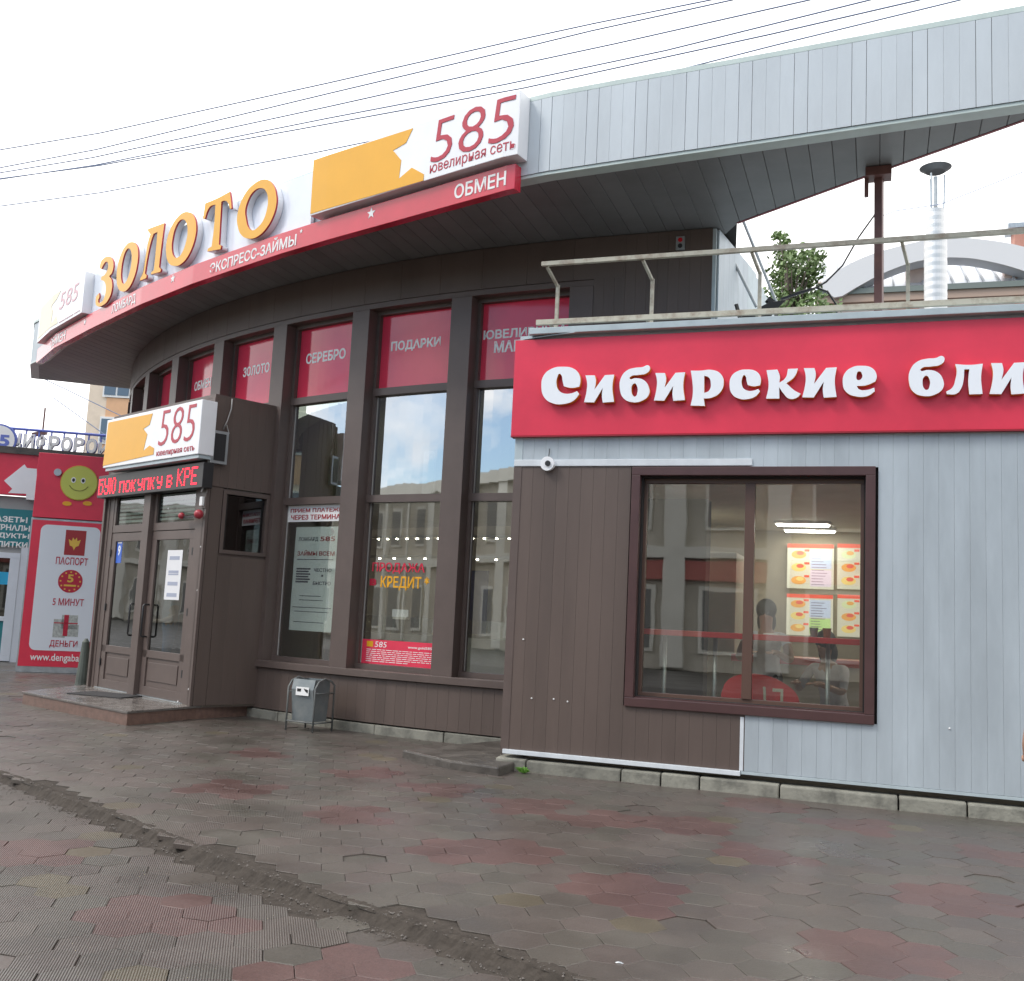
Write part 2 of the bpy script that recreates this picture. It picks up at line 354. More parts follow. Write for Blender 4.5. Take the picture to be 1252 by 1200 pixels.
# ================================================================== GROUND
KERB = [(-30, 17.2), (-14, 10.05), (-10.5, 8.5), (-6.9, 6.94), (-4.88, 6.03), (-3.85, 5.52), (-2.68, 5.0), (-2.09, 4.8), (-1.38, 4.5), (0.5, 3.7), (4, 2.1), (14, -2.4)]
def kerb_y(x):
    for (a, b), (c, d) in zip(KERB, KERB[1:]):
        if a <= x <= c: return b + (d-b)*(x-a)/(c-a)
    return KERB[0][1] if x < KERB[0][0] else KERB[-1][1]
def pavement_material():
    m = bpy.data.materials.new('wet_paver'); m.use_nodes = True; t = m.node_tree; b = t.nodes['Principled BSDF']
    L = t.links.new; nn = t.nodes.new
    g = nn('ShaderNodeNewGeometry'); a = nn('ShaderNodeVertexColor'); a.layer_name = 'Col'
    n1 = nn('ShaderNodeTexNoise'); n1.inputs['Scale'].default_value = 1.1; n1.inputs['Detail'].default_value = 9; n1.inputs['Roughness'].default_value = 0.65; L(g.outputs['Position'], n1.inputs['Vector'])
    n2 = nn('ShaderNodeTexNoise'); n2.inputs['Scale'].default_value = 160; n2.inputs['Detail'].default_value = 3; L(g.outputs['Position'], n2.inputs['Vector'])
    mr = nn('ShaderNodeMapRange'); L(n1.outputs[0], mr.inputs[0]); mr.inputs[1].default_value = 0.3; mr.inputs[2].default_value = 0.7; mr.inputs[3].default_value = 0.74; mr.inputs[4].default_value = 1.13
    mr2 = nn('ShaderNodeMapRange'); L(n2.outputs[0], mr2.inputs[0]); mr2.inputs[1].default_value = 0.3; mr2.inputs[2].default_value = 0.7; mr2.inputs[3].default_value = 0.68; mr2.inputs[4].default_value = 1.32
    mu = nn('ShaderNodeMath'); mu.operation = 'MULTIPLY'; L(mr.outputs[0], mu.inputs[0]); L(mr2.outputs[0], mu.inputs[1])
    hs = nn('ShaderNodeHueSaturation'); L(a.outputs[0], hs.inputs['Color']); L(mu.outputs[0], hs.inputs['Value']); L(hs.outputs[0], b.inputs['Base Color'])
    rr = nn('ShaderNodeMapRange'); L(n1.outputs[0], rr.inputs[0]); rr.inputs[1].default_value = 0.35; rr.inputs[2].default_value = 0.62; rr.inputs[3].default_value = 0.27; rr.inputs[4].default_value = 0.5; L(rr.outputs[0], b.inputs['Roughness'])
    # ribs cast into the tiles; strength is the alpha of the tile colour (ribbed or smooth castings)
    mp = nn('ShaderNodeMapping'); L(g.outputs['Position'], mp.inputs[0]); mp.inputs['Rotation'].default_value = (0, 0, -R_(33))
    wv = nn('ShaderNodeTexWave'); wv.wave_type = 'BANDS'; wv.bands_direction = 'X'; wv.inputs['Scale'].default_value = 27; wv.inputs['Distortion'].default_value = 0.3; wv.inputs['Detail'].default_value = 1; L(mp.outputs[0], wv.inputs['Vector'])
    b1 = nn('ShaderNodeBump'); L(a.outputs[1], b1.inputs['Strength']); b1.inputs['Distance'].default_value = 0.006; L(wv.outputs[0], b1.inputs['Height'])
    n3 = nn('ShaderNodeTexNoise'); n3.inputs['Scale'].default_value = 45; n3.inputs['Detail'].default_value = 8; L(g.outputs['Position'], n3.inputs['Vector'])
    b2 = nn('ShaderNodeBump'); b2.inputs['Strength'].default_value = 0.35; b2.inputs['Distance'].default_value = 0.004; L(n3.outputs[0], b2.inputs['Height']); L(b1.outputs[0], b2.inputs['Normal']); L(b2.outputs[0], b.inputs['Normal'])
    return m
M_pav = pavement_material()
M_ground = mat('wet_asphalt_ground', (0.075, 0.072, 0.068), 0.45, dirt=0.3, dscale=0.8, bump=0.4, bscale=60, rvar=0.15)
M_bed = mat('sand_bed', (0.028, 0.024, 0.020), 0.7, dirt=0.3, dscale=9)
me = bpy.data.meshes.new('ground'); me.from_pydata([(-600, -600, -0.12), (600, -600, -0.12), (600, 900, -0.12), (-600, 900, -0.12)], [], [(0, 1, 2, 3)])
tag(link('ground', me, None, M_ground), kind='structure', label='wide wet asphalt ground of the street and yards around the shops')
PAV = bpy.data.objects.new('pavement', None); COL.objects.link(PAV); tag(PAV, kind='structure', label='wet hexagonal grey and dull red paving in front of the shops')
up = MB(); lo = MB()
xs = [p[0] for p in KERB]
vu = [(x, y, -0.014) for x, y in KERB] + [(14, 60, -0.014), (-30, 60, -0.014)]
up.add(vu, [tuple(range(len(vu)))]); up.build('paving_bed', M_bed, PAV)
vl = [(x, y, -0.078) for x, y in reversed(KERB)] + [(-30, -6, -0.078), (14, -6, -0.078)]
lo.add(vl, [tuple(range(len(vl)))]); lo.build('lower_paving_bed', M_bed, PAV)

red_px = [(829, 1007), (740, 1002), (621, 1044), (933, 1046), (775, 1093), (1066, 1158), (1190, 1103), (1240, 1049), (1048, 1010), (317, 921), (282, 964), (421, 996), (559, 1038), (450, 946), (540, 965), (930, 985), (650, 985)]
REDS = [at_z(x, y, 0) for x, y in red_px]; REDL = [at_z(x, y, -0.06) for x, y in [(205, 1122), (411, 1196), (30, 1040)]]
TR_ = 0.15
def tile_col(x, y, low):
    red = any((q.x-x)**2 + (q.y-y)**2 < (0.33 if i % 2 else 0.37)**2 for i, q in enumerate(REDL if low else REDS))
    v = 0.92 + 0.16*random.random()
    c = (0.100, 0.060, 0.055) if red else random.choice([(0.090, 0.076, 0.067), (0.085, 0.074, 0.065), (0.091, 0.075, 0.067), (0.084, 0.076, 0.065)])
    if not red and random.random() < 0.025: c = (0.098, 0.083, 0.058)
    return tuple(k*v for k in c)
def tile_geo(rot, tilt, col, rib):
    R0, R1 = TR_-0.0014, TR_-0.0042
    vs = []
    for r, z in ((R0, -0.03), (R0, -0.002), (R1, 0)):
        for k in range(6):
            a = rot + k*math.pi/3; x, y = r*math.cos(a), r*math.sin(a); vs.append((x, y, z + x*tilt[0] + y*tilt[1]))
    fs = [tuple(range(12, 18))]
    for q in (0, 6):
        for k in range(6): fs.append((q+k, q+(k+1) % 6, q+6+(k+1) % 6, q+6+k))
    return vs, fs
tiles = []
S3 = math.sqrt(3)
for low in (False, True):
    rot = R_(33+30) if low else 0.0
    th = R_(33+30) if low else 0.0
    ux = Vector((math.cos(th), math.sin(th))); uy = Vector((-ux.y, ux.x))
    for i in range(-110, 70):
        for j in range(-60, 110):
            p = ux*(1.5*TR_*i) + uy*(S3*TR_*(j + 0.5*(i % 2)))
            x, y = p.x, p.y
            d = y - kerb_y(x)
            if low:
                if d > -0.10 or y < -0.5 or x < -12 or x > 3.2: continue
            else:
                if d < 0.09 or x > 3.2 or x < -19 or y > 21: continue
                if x > -3.5 and y > 9.95: continue
                if (x+2.95)**2 + (y-25.92)**2 < 14.5**2: continue
            z = -0.06 if low else 0.0
            v = Vector((x, y, z)) - CAM; dep = v.dot(FW)
            if dep < 0.5: vis = False
            else:
                u_ = CX + FPX*v.dot(RT)/dep; w_ = CY - FPX*v.dot(UP)/dep
                vis = -120 < u_ < 1370 and w_ < 1330
            if not vis and (x < -9 or y < 1.5): continue
            tiles.append((dep if vis else 99, x, y, z, low, rot))
tiles.sort(key=lambda q: q[0])
stuff_v, stuff_f, stuff_c = [], [], []
TM = {}
for n_, (dep, x, y, z, low, rot) in enumerate(tiles):
    big = random.random() < 0.035
    z += random.gauss(0, 0.0007) + (random.uniform(-0.010, 0.006) if big else 0)
    tilt = (random.gauss(0, 0.0035), random.gauss(0, 0.0035)); x += random.gauss(0, 0.0012); y += random.gauss(0, 0.0012)
    rib = (0.7 if (random.random() < (0.93 if x + y < 2.2 and x < -2.3 - 0.25*random.random() else 0.12)) else 0.0) if low else (0.22 if (x < -3.4 and y < 8.2 and random.random() < 0.55) else 0.0)
    c = tile_col(x, y, low)
    vs, fs = tile_geo(rot + random.gauss(0, 0.006), tilt, None, rib)
    if n_ < 300:
        me = bpy.data.meshes.new('paving_tile'); me.from_pydata(vs, [], fs)
        ca = me.color_attributes.new('Col', 'FLOAT_COLOR', 'CORNER')
        for q in ca.data: q.color = (*c, rib)
        me.materials.append(M_pav)
        o = bpy.data.objects.new('paving_tile', me); COL.objects.link(o); o.parent = PAV; o.location = (x, y, z)
    else:
        b = len(stuff_v); stuff_v += [(a[0]+x, a[1]+y, a[2]+z) for a in vs]; stuff_f += [tuple(i+b for i in f) for f in fs]
        stuff_c += [(*c, rib)]*sum(len(f) for f in fs)
me = bpy.data.meshes.new('distant_paving_tiles'); me.from_pydata(stuff_v, [], stuff_f)
ca = me.color_attributes.new('Col', 'FLOAT_COLOR', 'CORNER')
for q, c in zip(ca.data, stuff_c): q.color = c
o = link('distant_paving_tiles', me, PAV, M_pav); o['kind'] = 'stuff'

# broken mortar kerb between the two levels
M_mortar = mat('crumbled_mortar', (0.060, 0.051, 0.044), 0.85, dirt=0.7, dscale=9, bump=0.9, bscale=40, dcol=(0.022, 0.019, 0.017), spec=0.15)
vs, fs = [], []
L_ = 1000
x0k, x1k = -16.0, 3.0
prof = [(-0.34, -0.074), (-0.26, -0.068), (-0.16, -0.066), (-0.08, -0.066), (-0.045, -0.060), (-0.022, -0.036), (0.0, -0.008), (0.02, 0.004), (0.045, 0.001), (0.08, -0.006), (0.16, -0.009), (0.24, -0.010), (0.34, -0.012)]
K = len(prof)-1
for i in range(L_+1):
    x = x0k + (x1k-x0k)*i/L_; y = kerb_y(x); wob = 0.035*mnoise.noise(Vector((x*1.3, 0, 0))) + 0.022*mnoise.noise(Vector((x*6, 3, 0))) + 0.012*mnoise.noise(Vector((x*19, 3, 2)))
    for k, (o_, zb_) in enumerate(prof):
        core = 3 <= k <= 8
        o2 = o_ + wob*(1 if core else 0.3)
        n1 = mnoise.noise(Vector((x*13, o_*22, 1.0))); n2 = mnoise.noise(Vector((x*44, o_*60, 5.0)))
        z = zb_ + (0.009*n1 + 0.008*n2 if core else 0.002*n2)
        vs.append((x + o2*0.41, y + o2*0.91, z))
for i in range(L_):
    for k in range(K): a = i*(K+1)+k; fs.append((a, a+K+1, a+K+2, a+1))
me = bpy.data.meshes.new('broken_kerb'); me.from_pydata(vs, [], fs)
tag(link('broken_kerb', me, None, M_mortar, smooth=False), kind='structure', label='crumbling mortar edge crossing the paving diagonally')
M_stone = mat('small_stone', (0.12, 0.105, 0.095), 0.6, dirt=0.5, dscale=20)
rb = MB()
for i in range(2600):
    x = random.uniform(-11, 1.2); o_ = random.gauss(-0.05, 0.07); y = kerb_y(x)+o_*0.91
    r = random.choice([0.002, 0.003, 0.003, 0.004, 0.005, 0.008]); z = (-0.058 if o_ < -0.03 else 0.0) + r*0.4
    c = Vector((x + o_*0.41, y, z)); vv = []
    for d in ((1, 0, 0), (-1, 0, 0), (0, 1, 0), (0, -1, 0), (0, 0, 1), (0, 0, -1)): vv.append(c + Vector(d)*r*random.uniform(0.6, 1.3))
    rb.add(vv, [(0, 2, 4), (2, 1, 4), (1, 3, 4), (3, 0, 4), (2, 0, 5), (1, 2, 5), (3, 1, 5), (0, 3, 5)])
tag(rb.build('gravel_crumbs', M_stone), kind='stuff', label='loose stone crumbs along the broken mortar edge')
# bottle neck / ring lying in the crack
mb = MB(); c = at_z(757, 1186, -0.03); mb.tube([c + Vector((0.03*math.cos(R_(a)), 0.0, 0.03*math.sin(R_(a)))) for a in range(0, 200, 20)], 0.006)
tag(mb.build('bent_ring', M_metal, smooth=True), 'small bent metal loop sticking out of the crumbled edge near the bottom', 'scrap')

# ================================================================== JEWELLERY SHOP (curved facade)
CC, RR = Vector((-2.95, 25.92)), 14.6
def arc_path(r, a0, a1, step=1.0):
    n = int(abs(a1-a0)/step); return [(CC.x + r*math.sin(R_(a0+(a1-a0)*i/n)), CC.y - r*math.cos(R_(a0+(a1-a0)*i/n))) for i in range(n+1)]
A0 = -66.0
SH = Path(arc_path(RR, A0, 0.0, 0.5) + [(-1.75, 11.32)])
def sa(th): return R_(th-A0)*RR*(SH.L[-2]/(R_(-A0)*RR))
shop = thing('jewellery_shop', 'two storey curved brown shop with tall glazed bays under a big grey canopy', 'shop building', (-8, 13, 0))
ZS, Z1a, Z1b, Z2a, Z2b, ZT = 0.77, 2.87, 2.965, 4.27, 4.365, 5.40
GO = -0.20    # glass recess
mth = [-1.37 - 6.17*k for k in range(10)]
# backing core: head band and base wall
P1(SH, 'head_wall', M_dark, shop, 0.05, SH.L[-1]-0.02, ZT+0.06, 5.97, -0.32, -0.022)
P1(SH, 'base_wall', M_dark, shop, 0.05, SH.L[-1]-0.02, 0.14, ZS-0.12, -0.32, -0.022)
P1(SH, 'upper_wall', M_dark, shop, sa(-0.6), SH.L[-1]-0.02, ZS-0.1, ZT+0.05, -0.32, -0.022)
# planks: head band (wide) , base wall, right hand wall over the kiosk
s = sa(-63)
while s < sa(-0.9):
    plank(SH, s+0.3, 0.6, ZT+0.075, 5.985, M_brown, shop, groove=0.004); s += 0.6
s = sa(-63)
while s < sa(-1):
    plank(SH, s+0.075, 0.15, 0.13, ZS-0.11, M_brown, shop); s += 0.15
s = sa(-0.8)
while s < SH.L[-1]-0.1:
    plank(SH, s+0.0625, 0.125, 4.25, 5.985, M_brown, shop); s += 0.125
P1(SH, 'corner_trim', M_greytrim, shop, SH.L[-1]-0.06, SH.L[-1]+0.012, 4.2, 5.98, -0.3, 0.012, 0.003)
# window sill ledge, head frame
P1(SH, 'window_ledge', M_brownf, shop, sa(-63), sa(-1.9), ZS-0.10, ZS-0.012, -0.26, 0.07, 0.006)
P1(SH, 'head_frame', M_brownf, shop, sa(-63), sa(-0.8), ZT, ZT+0.07, -0.26, 0.016, 0.004)
# plinth of long pale stones
a = -62.0
while a < -1.5:
    wd = random.choice([3.1, 3.5, 3.9]); b = min(a+wd, -1.2)
    P1(SH, 'plinth_stone', M_concrete, shop, sa(a)+0.004, sa(b)-0.004, -0.05, 0.115 + random.uniform(-0.006, 0.006), -0.3, 0.02 + random.uniform(0, 0.02), 0.012); a = b
ms = {}
for k, th in enumerate(mth):
    P1(SH, 'pillar', M_brownf, shop, sa(th-0.57), sa(th+0.57), ZS-0.02, ZT-0.004, -0.24, 0.03, 0.005)
texts = {1: None, 2: 'ПОДАРКИ', 3: 'СЕРЕБРО', 4: 'ЗОЛОТО', 5: 'ОБМЕН', 6: '', 7: ''}
bays = {}
for k in range(0, 9):
    s0, s1 = sa(mth[k+1]+0.57), sa(mth[k]-0.57)
    fr = MB()
    for z0, z1 in ((ZS-0.01, ZS+0.05), (Z1a, Z1b), (Z2a, Z2b), (ZT-0.05, ZT)): SH.box(fr, s0+0.001, s1-0.001, z0, z1, -0.25, -0.13)
    for q0, q1 in ((s0+0.001, s0+0.045), (s1-0.045, s1-0.001)):
        for z0, z1 in ((ZS+0.05, Z1a), (Z1b, Z2a), (Z2b, ZT-0.05)): SH.box(fr, q0, q1, z0, z1, -0.25, -0.14)
    win = fr.build('window', M_brownf, shop)
    bays[k] = (win, s0+0.045, s1-0.045)
    e = 0.0455
    P1(SH, 'red_film', M_redfilm, win, s0+e, s1-e, Z2b+0.001, ZT-0.051, GO-0.006, GO)
    P1(SH, 'pane', G_mid, win, s0+e, s1-e, Z1b+0.001, Z2a-0.001, GO-0.006, GO)
    P1(SH, 'pane', G_low, win, s0+e, s1-e, ZS+0.051, Z1a-0.001, GO-0.006, GO)
    # gasket
    gk = MB(); SH.box(gk, s0+e, s0+e+0.008, ZS+0.06, Z2a-0.01, GO, GO+0.012); gk.build('gasket', M_cable, win)
M_ftxt = mat('film_text_white', (0.92, 0.92, 0.90), 0.4)
def bay_text(k, txt, bl, tr, bold=0.028): z_ = SH.px(*bl, GO)[1]; textpx(SH, txt, bl, tr, GO+0.001, M_ftxt, bays[k][0], bold=bold, depth=0.003, zr=(z_, z_+0.15))
bay_text(1, 'ПОДАРКИ', (478, 432), (539, 414)); bay_text(2, 'СЕРЕБРО', (374, 446), (423, 428)); bay_text(3, 'ЗОЛОТО', (297, 462), (330, 445))
bay_text(4, 'ОБМЕН', (237.5, 479), (258.5, 463)); bay_text(0, 'ЮВЕЛИРНЫЙ', (591, 416), (690, 397)); bay_text(0, 'МАГАЗИН', (604, 432), (680, 413))
# right hand return wall of the upper storey, seen edge on over the kiosk
RW = Path([(-1.735, 11.33), (-1.45, 13.2), (-0.9, 17.5)])
n_ = 0; s = 0.03
while s < 6.0:
    ztop = 5.98 if s < 1.4 else 5.98 - (s-1.4)*0.22
    plank(RW, s+0.1, 0.2, 4.2, ztop, M_greytrim if n_ > 5 else M_grey, shop); s += 0.2; n_ += 1
P1(RW, 'return_wall', M_dark, shop, 0.0, 6.1, 4.2, 4.9, -0.25, -0.02)
# roof slab behind canopy
mb = MB(); pts = arc_path(RR-0.4, A0, 0.0, 3) + [(-1.9, 11.7), (-1.2, 17.4), (-3, 26), (-17, 26)]
mb.add([(x, y, 5.99) for x, y in pts] + [(x, y, 6.2) for x, y in pts], [tuple(range(len(pts))), tuple(range(2*len(pts)-1, len(pts)-1, -1))] + [(i, (i+1) % len(pts), len(pts)+(i+1) % len(pts), len(pts)+i) for i in range(len(pts))])
mb.build('roof', M_dark, shop)
# rear and left closing walls
BW = Path([(-17, 26), SH.p[0][:]]); P1(BW, 'rear_wall', M_brown, shop, 0, BW.L[-1], 0, 5.98, -0.2, 0)
# interior: floors, back wall, ceilings
INN = Path(arc_path(RR-3.6, A0+2, 2, 3))
P1(INN, 'inner_wall', M_beige, shop, 0, INN.L[-1], 0.2, 5.95, -0.1, 0)
def disc(name, z, m, r0=RR-3.5, r1=RR-0.33, th=0.08):
    a = arc_path(r0, A0+2, -0.6, 3); b = arc_path(r1, A0+2, -0.6, 3); mb = MB(); n = len(a)
    vs = [(x, y, z) for x, y in a] + [(x, y, z) for x, y in b] + [(x, y, z+th) for x, y in a] + [(x, y, z+th) for x, y in b]; fs = []
    for i in range(n-1): fs += [(i, i+1, n+i+1, n+i), (2*n+i, 3*n+i, 3*n+i+1, 2*n+i+1), (n+i, n+i+1, 3*n+i+1, 3*n+i)]
    mb.add(vs, fs); return mb.build(name, m, shop)
disc('shop_floor', 0.14, M_floor_in); disc('upper_floor', 2.90, M_cream, r1=RR-0.55, th=0.12); disc('shop_ceiling', 5.2, M_cream)
SE = Path([(-3.3, 11.55), (-3.1, 15.2)]); P1(SE, 'party_wall', M_cream, shop, 0, SE.L[-1], 0.2, 5.2, -0.1, 0.0)
# low display counters and a strip of small ceiling lights inside the ground floor
ICN = Path(arc_path(RR-1.6, -45, -2, 3))
cs = 0.3
while cs < ICN.L[-1]-1.0:
    P1(ICN, 'display_counter', M_cream, shop, cs, cs+1.15, 0.22, 1.18, -0.5, 0.0, 0.01)
    P1(ICN, 'display_case', G_low, shop, cs+0.02, cs+1.13, 1.182, 1.42, -0.45, -0.03); cs += 1.25
M_led_s = mat('shop_spot_light', (1, 0.95, 0.8), 0.5, emit=26.0)
for zz, nn_ in ((2.60, 40), (2.30, 26)):
    mb = MB(); LP = Path(arc_path(RR-2.2, -40, -2, 2))
    LP.box(mb, 0, LP.L[-1], zz, zz+0.04, -0.06, 0); o = mb.build('light_rail', M_cream, shop)
    mb = MB()
    for i in range(nn_): s_ = LP.L[-1]*(i+0.5)/nn_; LP.box(mb, s_-0.012, s_+0.012, zz-0.02, zz-0.002, -0.04, -0.015)
    mb.build('spot_light', M_led_s, o)
M_shopl = mat('added_shop_glow', (1, 0.96, 0.88), 0.5, emit=1.3)  # glowing panels added under the upper ceiling to brighten the shop
LPn = Path(arc_path(RR-2.6, -44, -3, 2))
for zz in (5.14,):
    for i in range(7):
        s_ = LPn.L[-1]*(i+0.5)/7; mb = MB(); LPn.box(mb, s_-0.55, s_+0.55, zz, zz+0.05, -0.4, 0.4); mb.build('added_glow_panel', M_shopl, shop)
for (a_, b_, z0, z1, m_) in ((-17.5, -15.0, 1.2, 2.2, mat('dark_blue_cloth', (0.03, 0.04, 0.12), 0.8)), (-12, -9.5, 3.5, 4.3, M_sw), (-23, -21.6, 3.4, 4.2, M_sw)):
    P1(INN, 'wall_panel', m_, shop, R_(a_-A0-2)*(RR-3.6), R_(b_-A0-2)*(RR-3.6), z0, z1, 0.002, 0.04)

# ------------------------------------------------------------------ canopy (part of the shop)
FP = [(-16.85, 16.66), (-15.86, 15.62), (-15.25, 15.28), (-13.8, 14.25), (-12.2, 13.32), (-10.33, 12.29), (-8.9, 11.6), (-7.98, 11.21), (-7.0, 10.80), (-6.13, 10.48), (-5.1, 10.13), (-4.2, 9.82), (-3.6, 9.62), (-3.2, 9.545), (-2.5, 9.475), (-0.83, 9.33), (1.15, 9.14), (1.95, 9.06)]
FA = Path(FP)
ZF0, ZF1 = 6.0, 6.87
P1(FA, 'fascia_core', M_dark, shop, 0.02, FA.L[-1]-0.02, ZF0+0.012, ZF1-0.01, -0.14, -0.022)
s = FA.px(646, 217)[0] - 0.26; n_ = 0; PW = 0.128
while s + PW < FA.L[-1]:
    plank(FA, s+PW/2, PW-(0.006 if n_ % 4 == 3 else 0), ZF0+0.03, ZF1-0.045, M_fsc, shop, name='fascia_plank', groove=0.002)
    s += PW; n_ += 1
sR = FA.px(646, 217)[0]
mb = MB(); FA.box(mb, 0.0, sR-0.3, ZF0+0.03, ZF1-0.045, -0.02, 0.0); mb.build('fascia_panel', M_grey, shop)
P1(FA, 'fascia_bottom_trim', M_fascia_trim, shop, 0, FA.L[-1], ZF0-0.006, ZF0+0.028, -0.15, 0.008, 0.003)
P1(FA, 'fascia_cap', M_fascia_trim, shop, 0, FA.L[-1], ZF1-0.043, ZF1+0.012, -0.2, 0.02, 0.004)
RE = [(1.95, 9.06), (1.2, 9.40), (-0.1, 10.26), (-1.5, 11.22)]
REAR = Path(list(reversed(RE)))   # for edge trim
def yfront(x):
    for (a, b), (c, d) in zip(FP, FP[1:]):
        if a <= x <= c: return b + (d-b)*(x-a)/(c-a)
    return FP[-1][1]
def yrear(x):
    if x >= -1.5:
        for (a, b), (c, d) in zip(list(reversed(RE)), list(reversed(RE))[1:]):
            if a <= x <= c: return b + (d-b)*(x-a)/(c-a)
    if x > -14.2: return CC.y - math.sqrt(max(0, (RR-0.15)**2 - (x-CC.x)**2)) + 0.02 if x > -13.2 else 17.9 + (x+13.2)*-1.3
    return 16.66 + (x+16.85)*0.77 if x < -15.3 else 17.85 + (x+15.3)*1.0
x = -16.8
SW = 0.21
while x < 1.9:
    xa, xb = x+0.002, min(x+SW-0.002, 1.93)
    y = [yfront(xa)+0.02, yfront(xb)+0.02, yrear(xb), yrear(xa)]
    if y[2] - y[1] > 0.02:
        z = ZF0 - 0.004; g = 0.0035; mb = MB()
        mb.add([(xa+g, y[0], z), (xb-g, y[1], z), (xb-g, y[2], z), (xa+g, y[3], z), (xa, y[0], z+g), (xb, y[1], z+g), (xb, y[2], z+g), (xa, y[3], z+g),
                (xa, y[0], z+0.02), (xb, y[1], z+0.02), (xb, y[2], z+0.02), (xa, y[3], z+0.02)],
               [(0, 1, 2, 3), (0, 4, 5, 1), (1, 5, 6, 2), (2, 6, 7, 3), (3, 7, 4, 0), (4, 8, 9, 5), (5, 9, 10, 6), (6, 10, 11, 7), (7, 11, 8, 4), (8, 11, 10, 9)])
        mb.build('soffit_plank', M_soffit, shop)
    x += SW
# canopy roof sheet
pts = FP + list(RE[1:]) + [(-1.75, 13), (-9, 17), (-13.2, 19), (-15.3, 17.9)]
mb = MB(); n_ = len(pts)
mb.add([(x_, y_+0.1 if i < len(FP) else y_, 6.03) for i, (x_, y_) in enumerate(pts)] + [(x_, y_+0.1 if i < len(FP) else y_, 6.08) for i, (x_, y_) in enumerate(pts)], [tuple(range(n_)), tuple(range(2*n_-1, n_-1, -1))] + [(i, (i+1) % n_, n_+(i+1) % n_, n_+i) for i in range(n_)])
mb.build('canopy_deck', M_dark, shop)
P1(REAR, 'canopy_edge_trim', mat('dull_red_edge', (0.25, 0.05, 0.06), 0.5), shop, 0, REAR.L[-1], ZF0-0.012, ZF0+0.05, -0.0, 0.03) if False else None
mb = MB()
for a_, b_ in zip(RE, RE[1:]): mb.bar((a_[0], a_[1]+0.02, ZF0+0.015), (b_[0], b_[1]+0.02, ZF0+0.015), 0.03, 0.05)
mb.build('canopy_edge_trim', mat('dull_red_edge', (0.25, 0.05, 0.06), 0.5), shop)

# ================================================================== SIGNS ON THE CANOPY
def on(W, pts, off): return [(*W.px(q[0], q[1], off), *( (1,) if len(q) > 2 else ())) for q in pts]
def crop(ox, oy, k, pts): return [(ox+q[0]/k, oy+q[1]/k, *((1,) if len(q) > 2 else ())) for q in pts]
# red strip
zR0, zR1 = 5.85, 6.12
s_r0 = FA.px(44, 446, 0.13)[0]; s_r1 = FA.px(629, 229, 0.13)[0]
strip = thing('red_strip_sign', 'long red strip along the canopy edge with small white words and stars', 'sign', FA.at(s_r1, zR0, 0.1))
P1(FA, 'strip_box', M_redstrip, strip, s_r0, s_r1, zR0, zR1, 0.012, 0.13, 0.004)
textpx(FA, 'ОБМЕН', (555.5, 242), (619, 213), 0.131, M_white, strip, bold=0.018, zr=(5.905, 6.065))
textpx(FA, 'ЭКСПРЕСС-ЗАЙМЫ', (257, 329), (363, 286), 0.131, M_white, strip, bold=0.016, zr=(5.90, 6.085))
textpx(FA, 'ЛОМБАРД', (137, 378), (166.5, 358), 0.131, M_white, strip, bold=0.016, zr=(5.90, 6.07))
textpx(FA, 'ОБМЕН', (61, 429), (80, 412), 0.131, M_white, strip, bold=0.016, zr=(5.90, 6.07))
for x_, y_, r_ in ((454, 261, 0.07), (211.5, 341, 0.07), (368.5, 283, 0.03), (104, 394, 0.06)):
    a_ = FA.px(x_, y_, 0.131); shape(FA, [star_pts(a_[0], a_[1], r_)], 0.131, 0.134, M_white, strip, 'star')
# white backing panel with gold letters
s_p0 = FA.px(110, 345, 0.06)[0]; s_p1 = FA.px(383, 240, 0.06)[0]
gold = thing('gold_letter_sign', 'white curved panel carrying the tall yellow word ЗОЛОТО', 'sign', FA.at(s_p0, zR1, 0.05))
P1(FA, 'white_panel', M_swg, gold, s_p0, s_p1, zR1+0.004, 6.83, 0.024, 0.07, 0.003)
GL = {
 'o6': ([(1115,50),(1165,80),(1188,150),(1188,210),(1165,290),(1125,360),(1075,410),(1020,428),(965,405),(942,350),(938,290),(955,215),(990,140),(1045,80)], [(1090,105),(1122,125),(1135,180),(1128,240),(1105,310),(1070,355),(1040,375),(1010,355),(995,300),(990,250),(1005,190),(1040,130)]),
 't': ([(892,128,1),(899,180),(903,235,1),(893,238,1),(880,200),(860,185),(838,192,1),(830,330),(822,465,1),(837,472,1),(832,495,1),(748,510,1),(752,492,1),(775,478,1),(788,380),(800,210,1),(765,225),(745,260),(733,302,1),(720,300,1),(728,250),(735,203,1),(810,172)],),
 'o4': ([(622,258),(660,280),(677,340),(668,430),(630,530),(580,590),(540,602),(500,580),(485,520),(490,440),(520,350),(560,290),(590,265)], [(590,305),(612,320),(622,380),(612,450),(585,520),(560,548),(535,540),(522,490),(528,420),(548,350),(570,315)]),
 'l': ([(475,328,1),(465,400),(450,520),(440,610,1),(453,622,1),(449,640,1),(388,656,1),(391,642,1),(407,628,1),(420,500),(430,385,1),(405,398,1),(388,450),(364,560),(350,650,1),(362,662,1),(358,680,1),(318,696,1),(321,680,1),(335,655),(355,540),(372,440),(385,400,1),(368,378,1),(371,366,1)],),
 'o2': ([(262,450),(295,465),(307,510),(300,600),(275,690),(240,750),(210,765),(180,745),(170,690),(175,610),(200,520),(235,465)], [(245,490),(262,510),(265,570),(250,650),(228,705),(212,715),(200,690),(200,620),(215,540),(232,500)]),
 'z': ([(112,543),(138,552),(150,590),(142,640),(122,668,1),(140,700),(138,760),(115,820),(80,853),(50,860),(36,842),(38,798,1),(57,775,1),(60,800),(52,822),(70,835),(92,800),(101,745),(93,705),(70,692,1),(72,672,1),(100,650),(113,620),(115,588),(103,575),(87,592),(72,622,1),(60,618,1),(68,580),(88,553)],)}
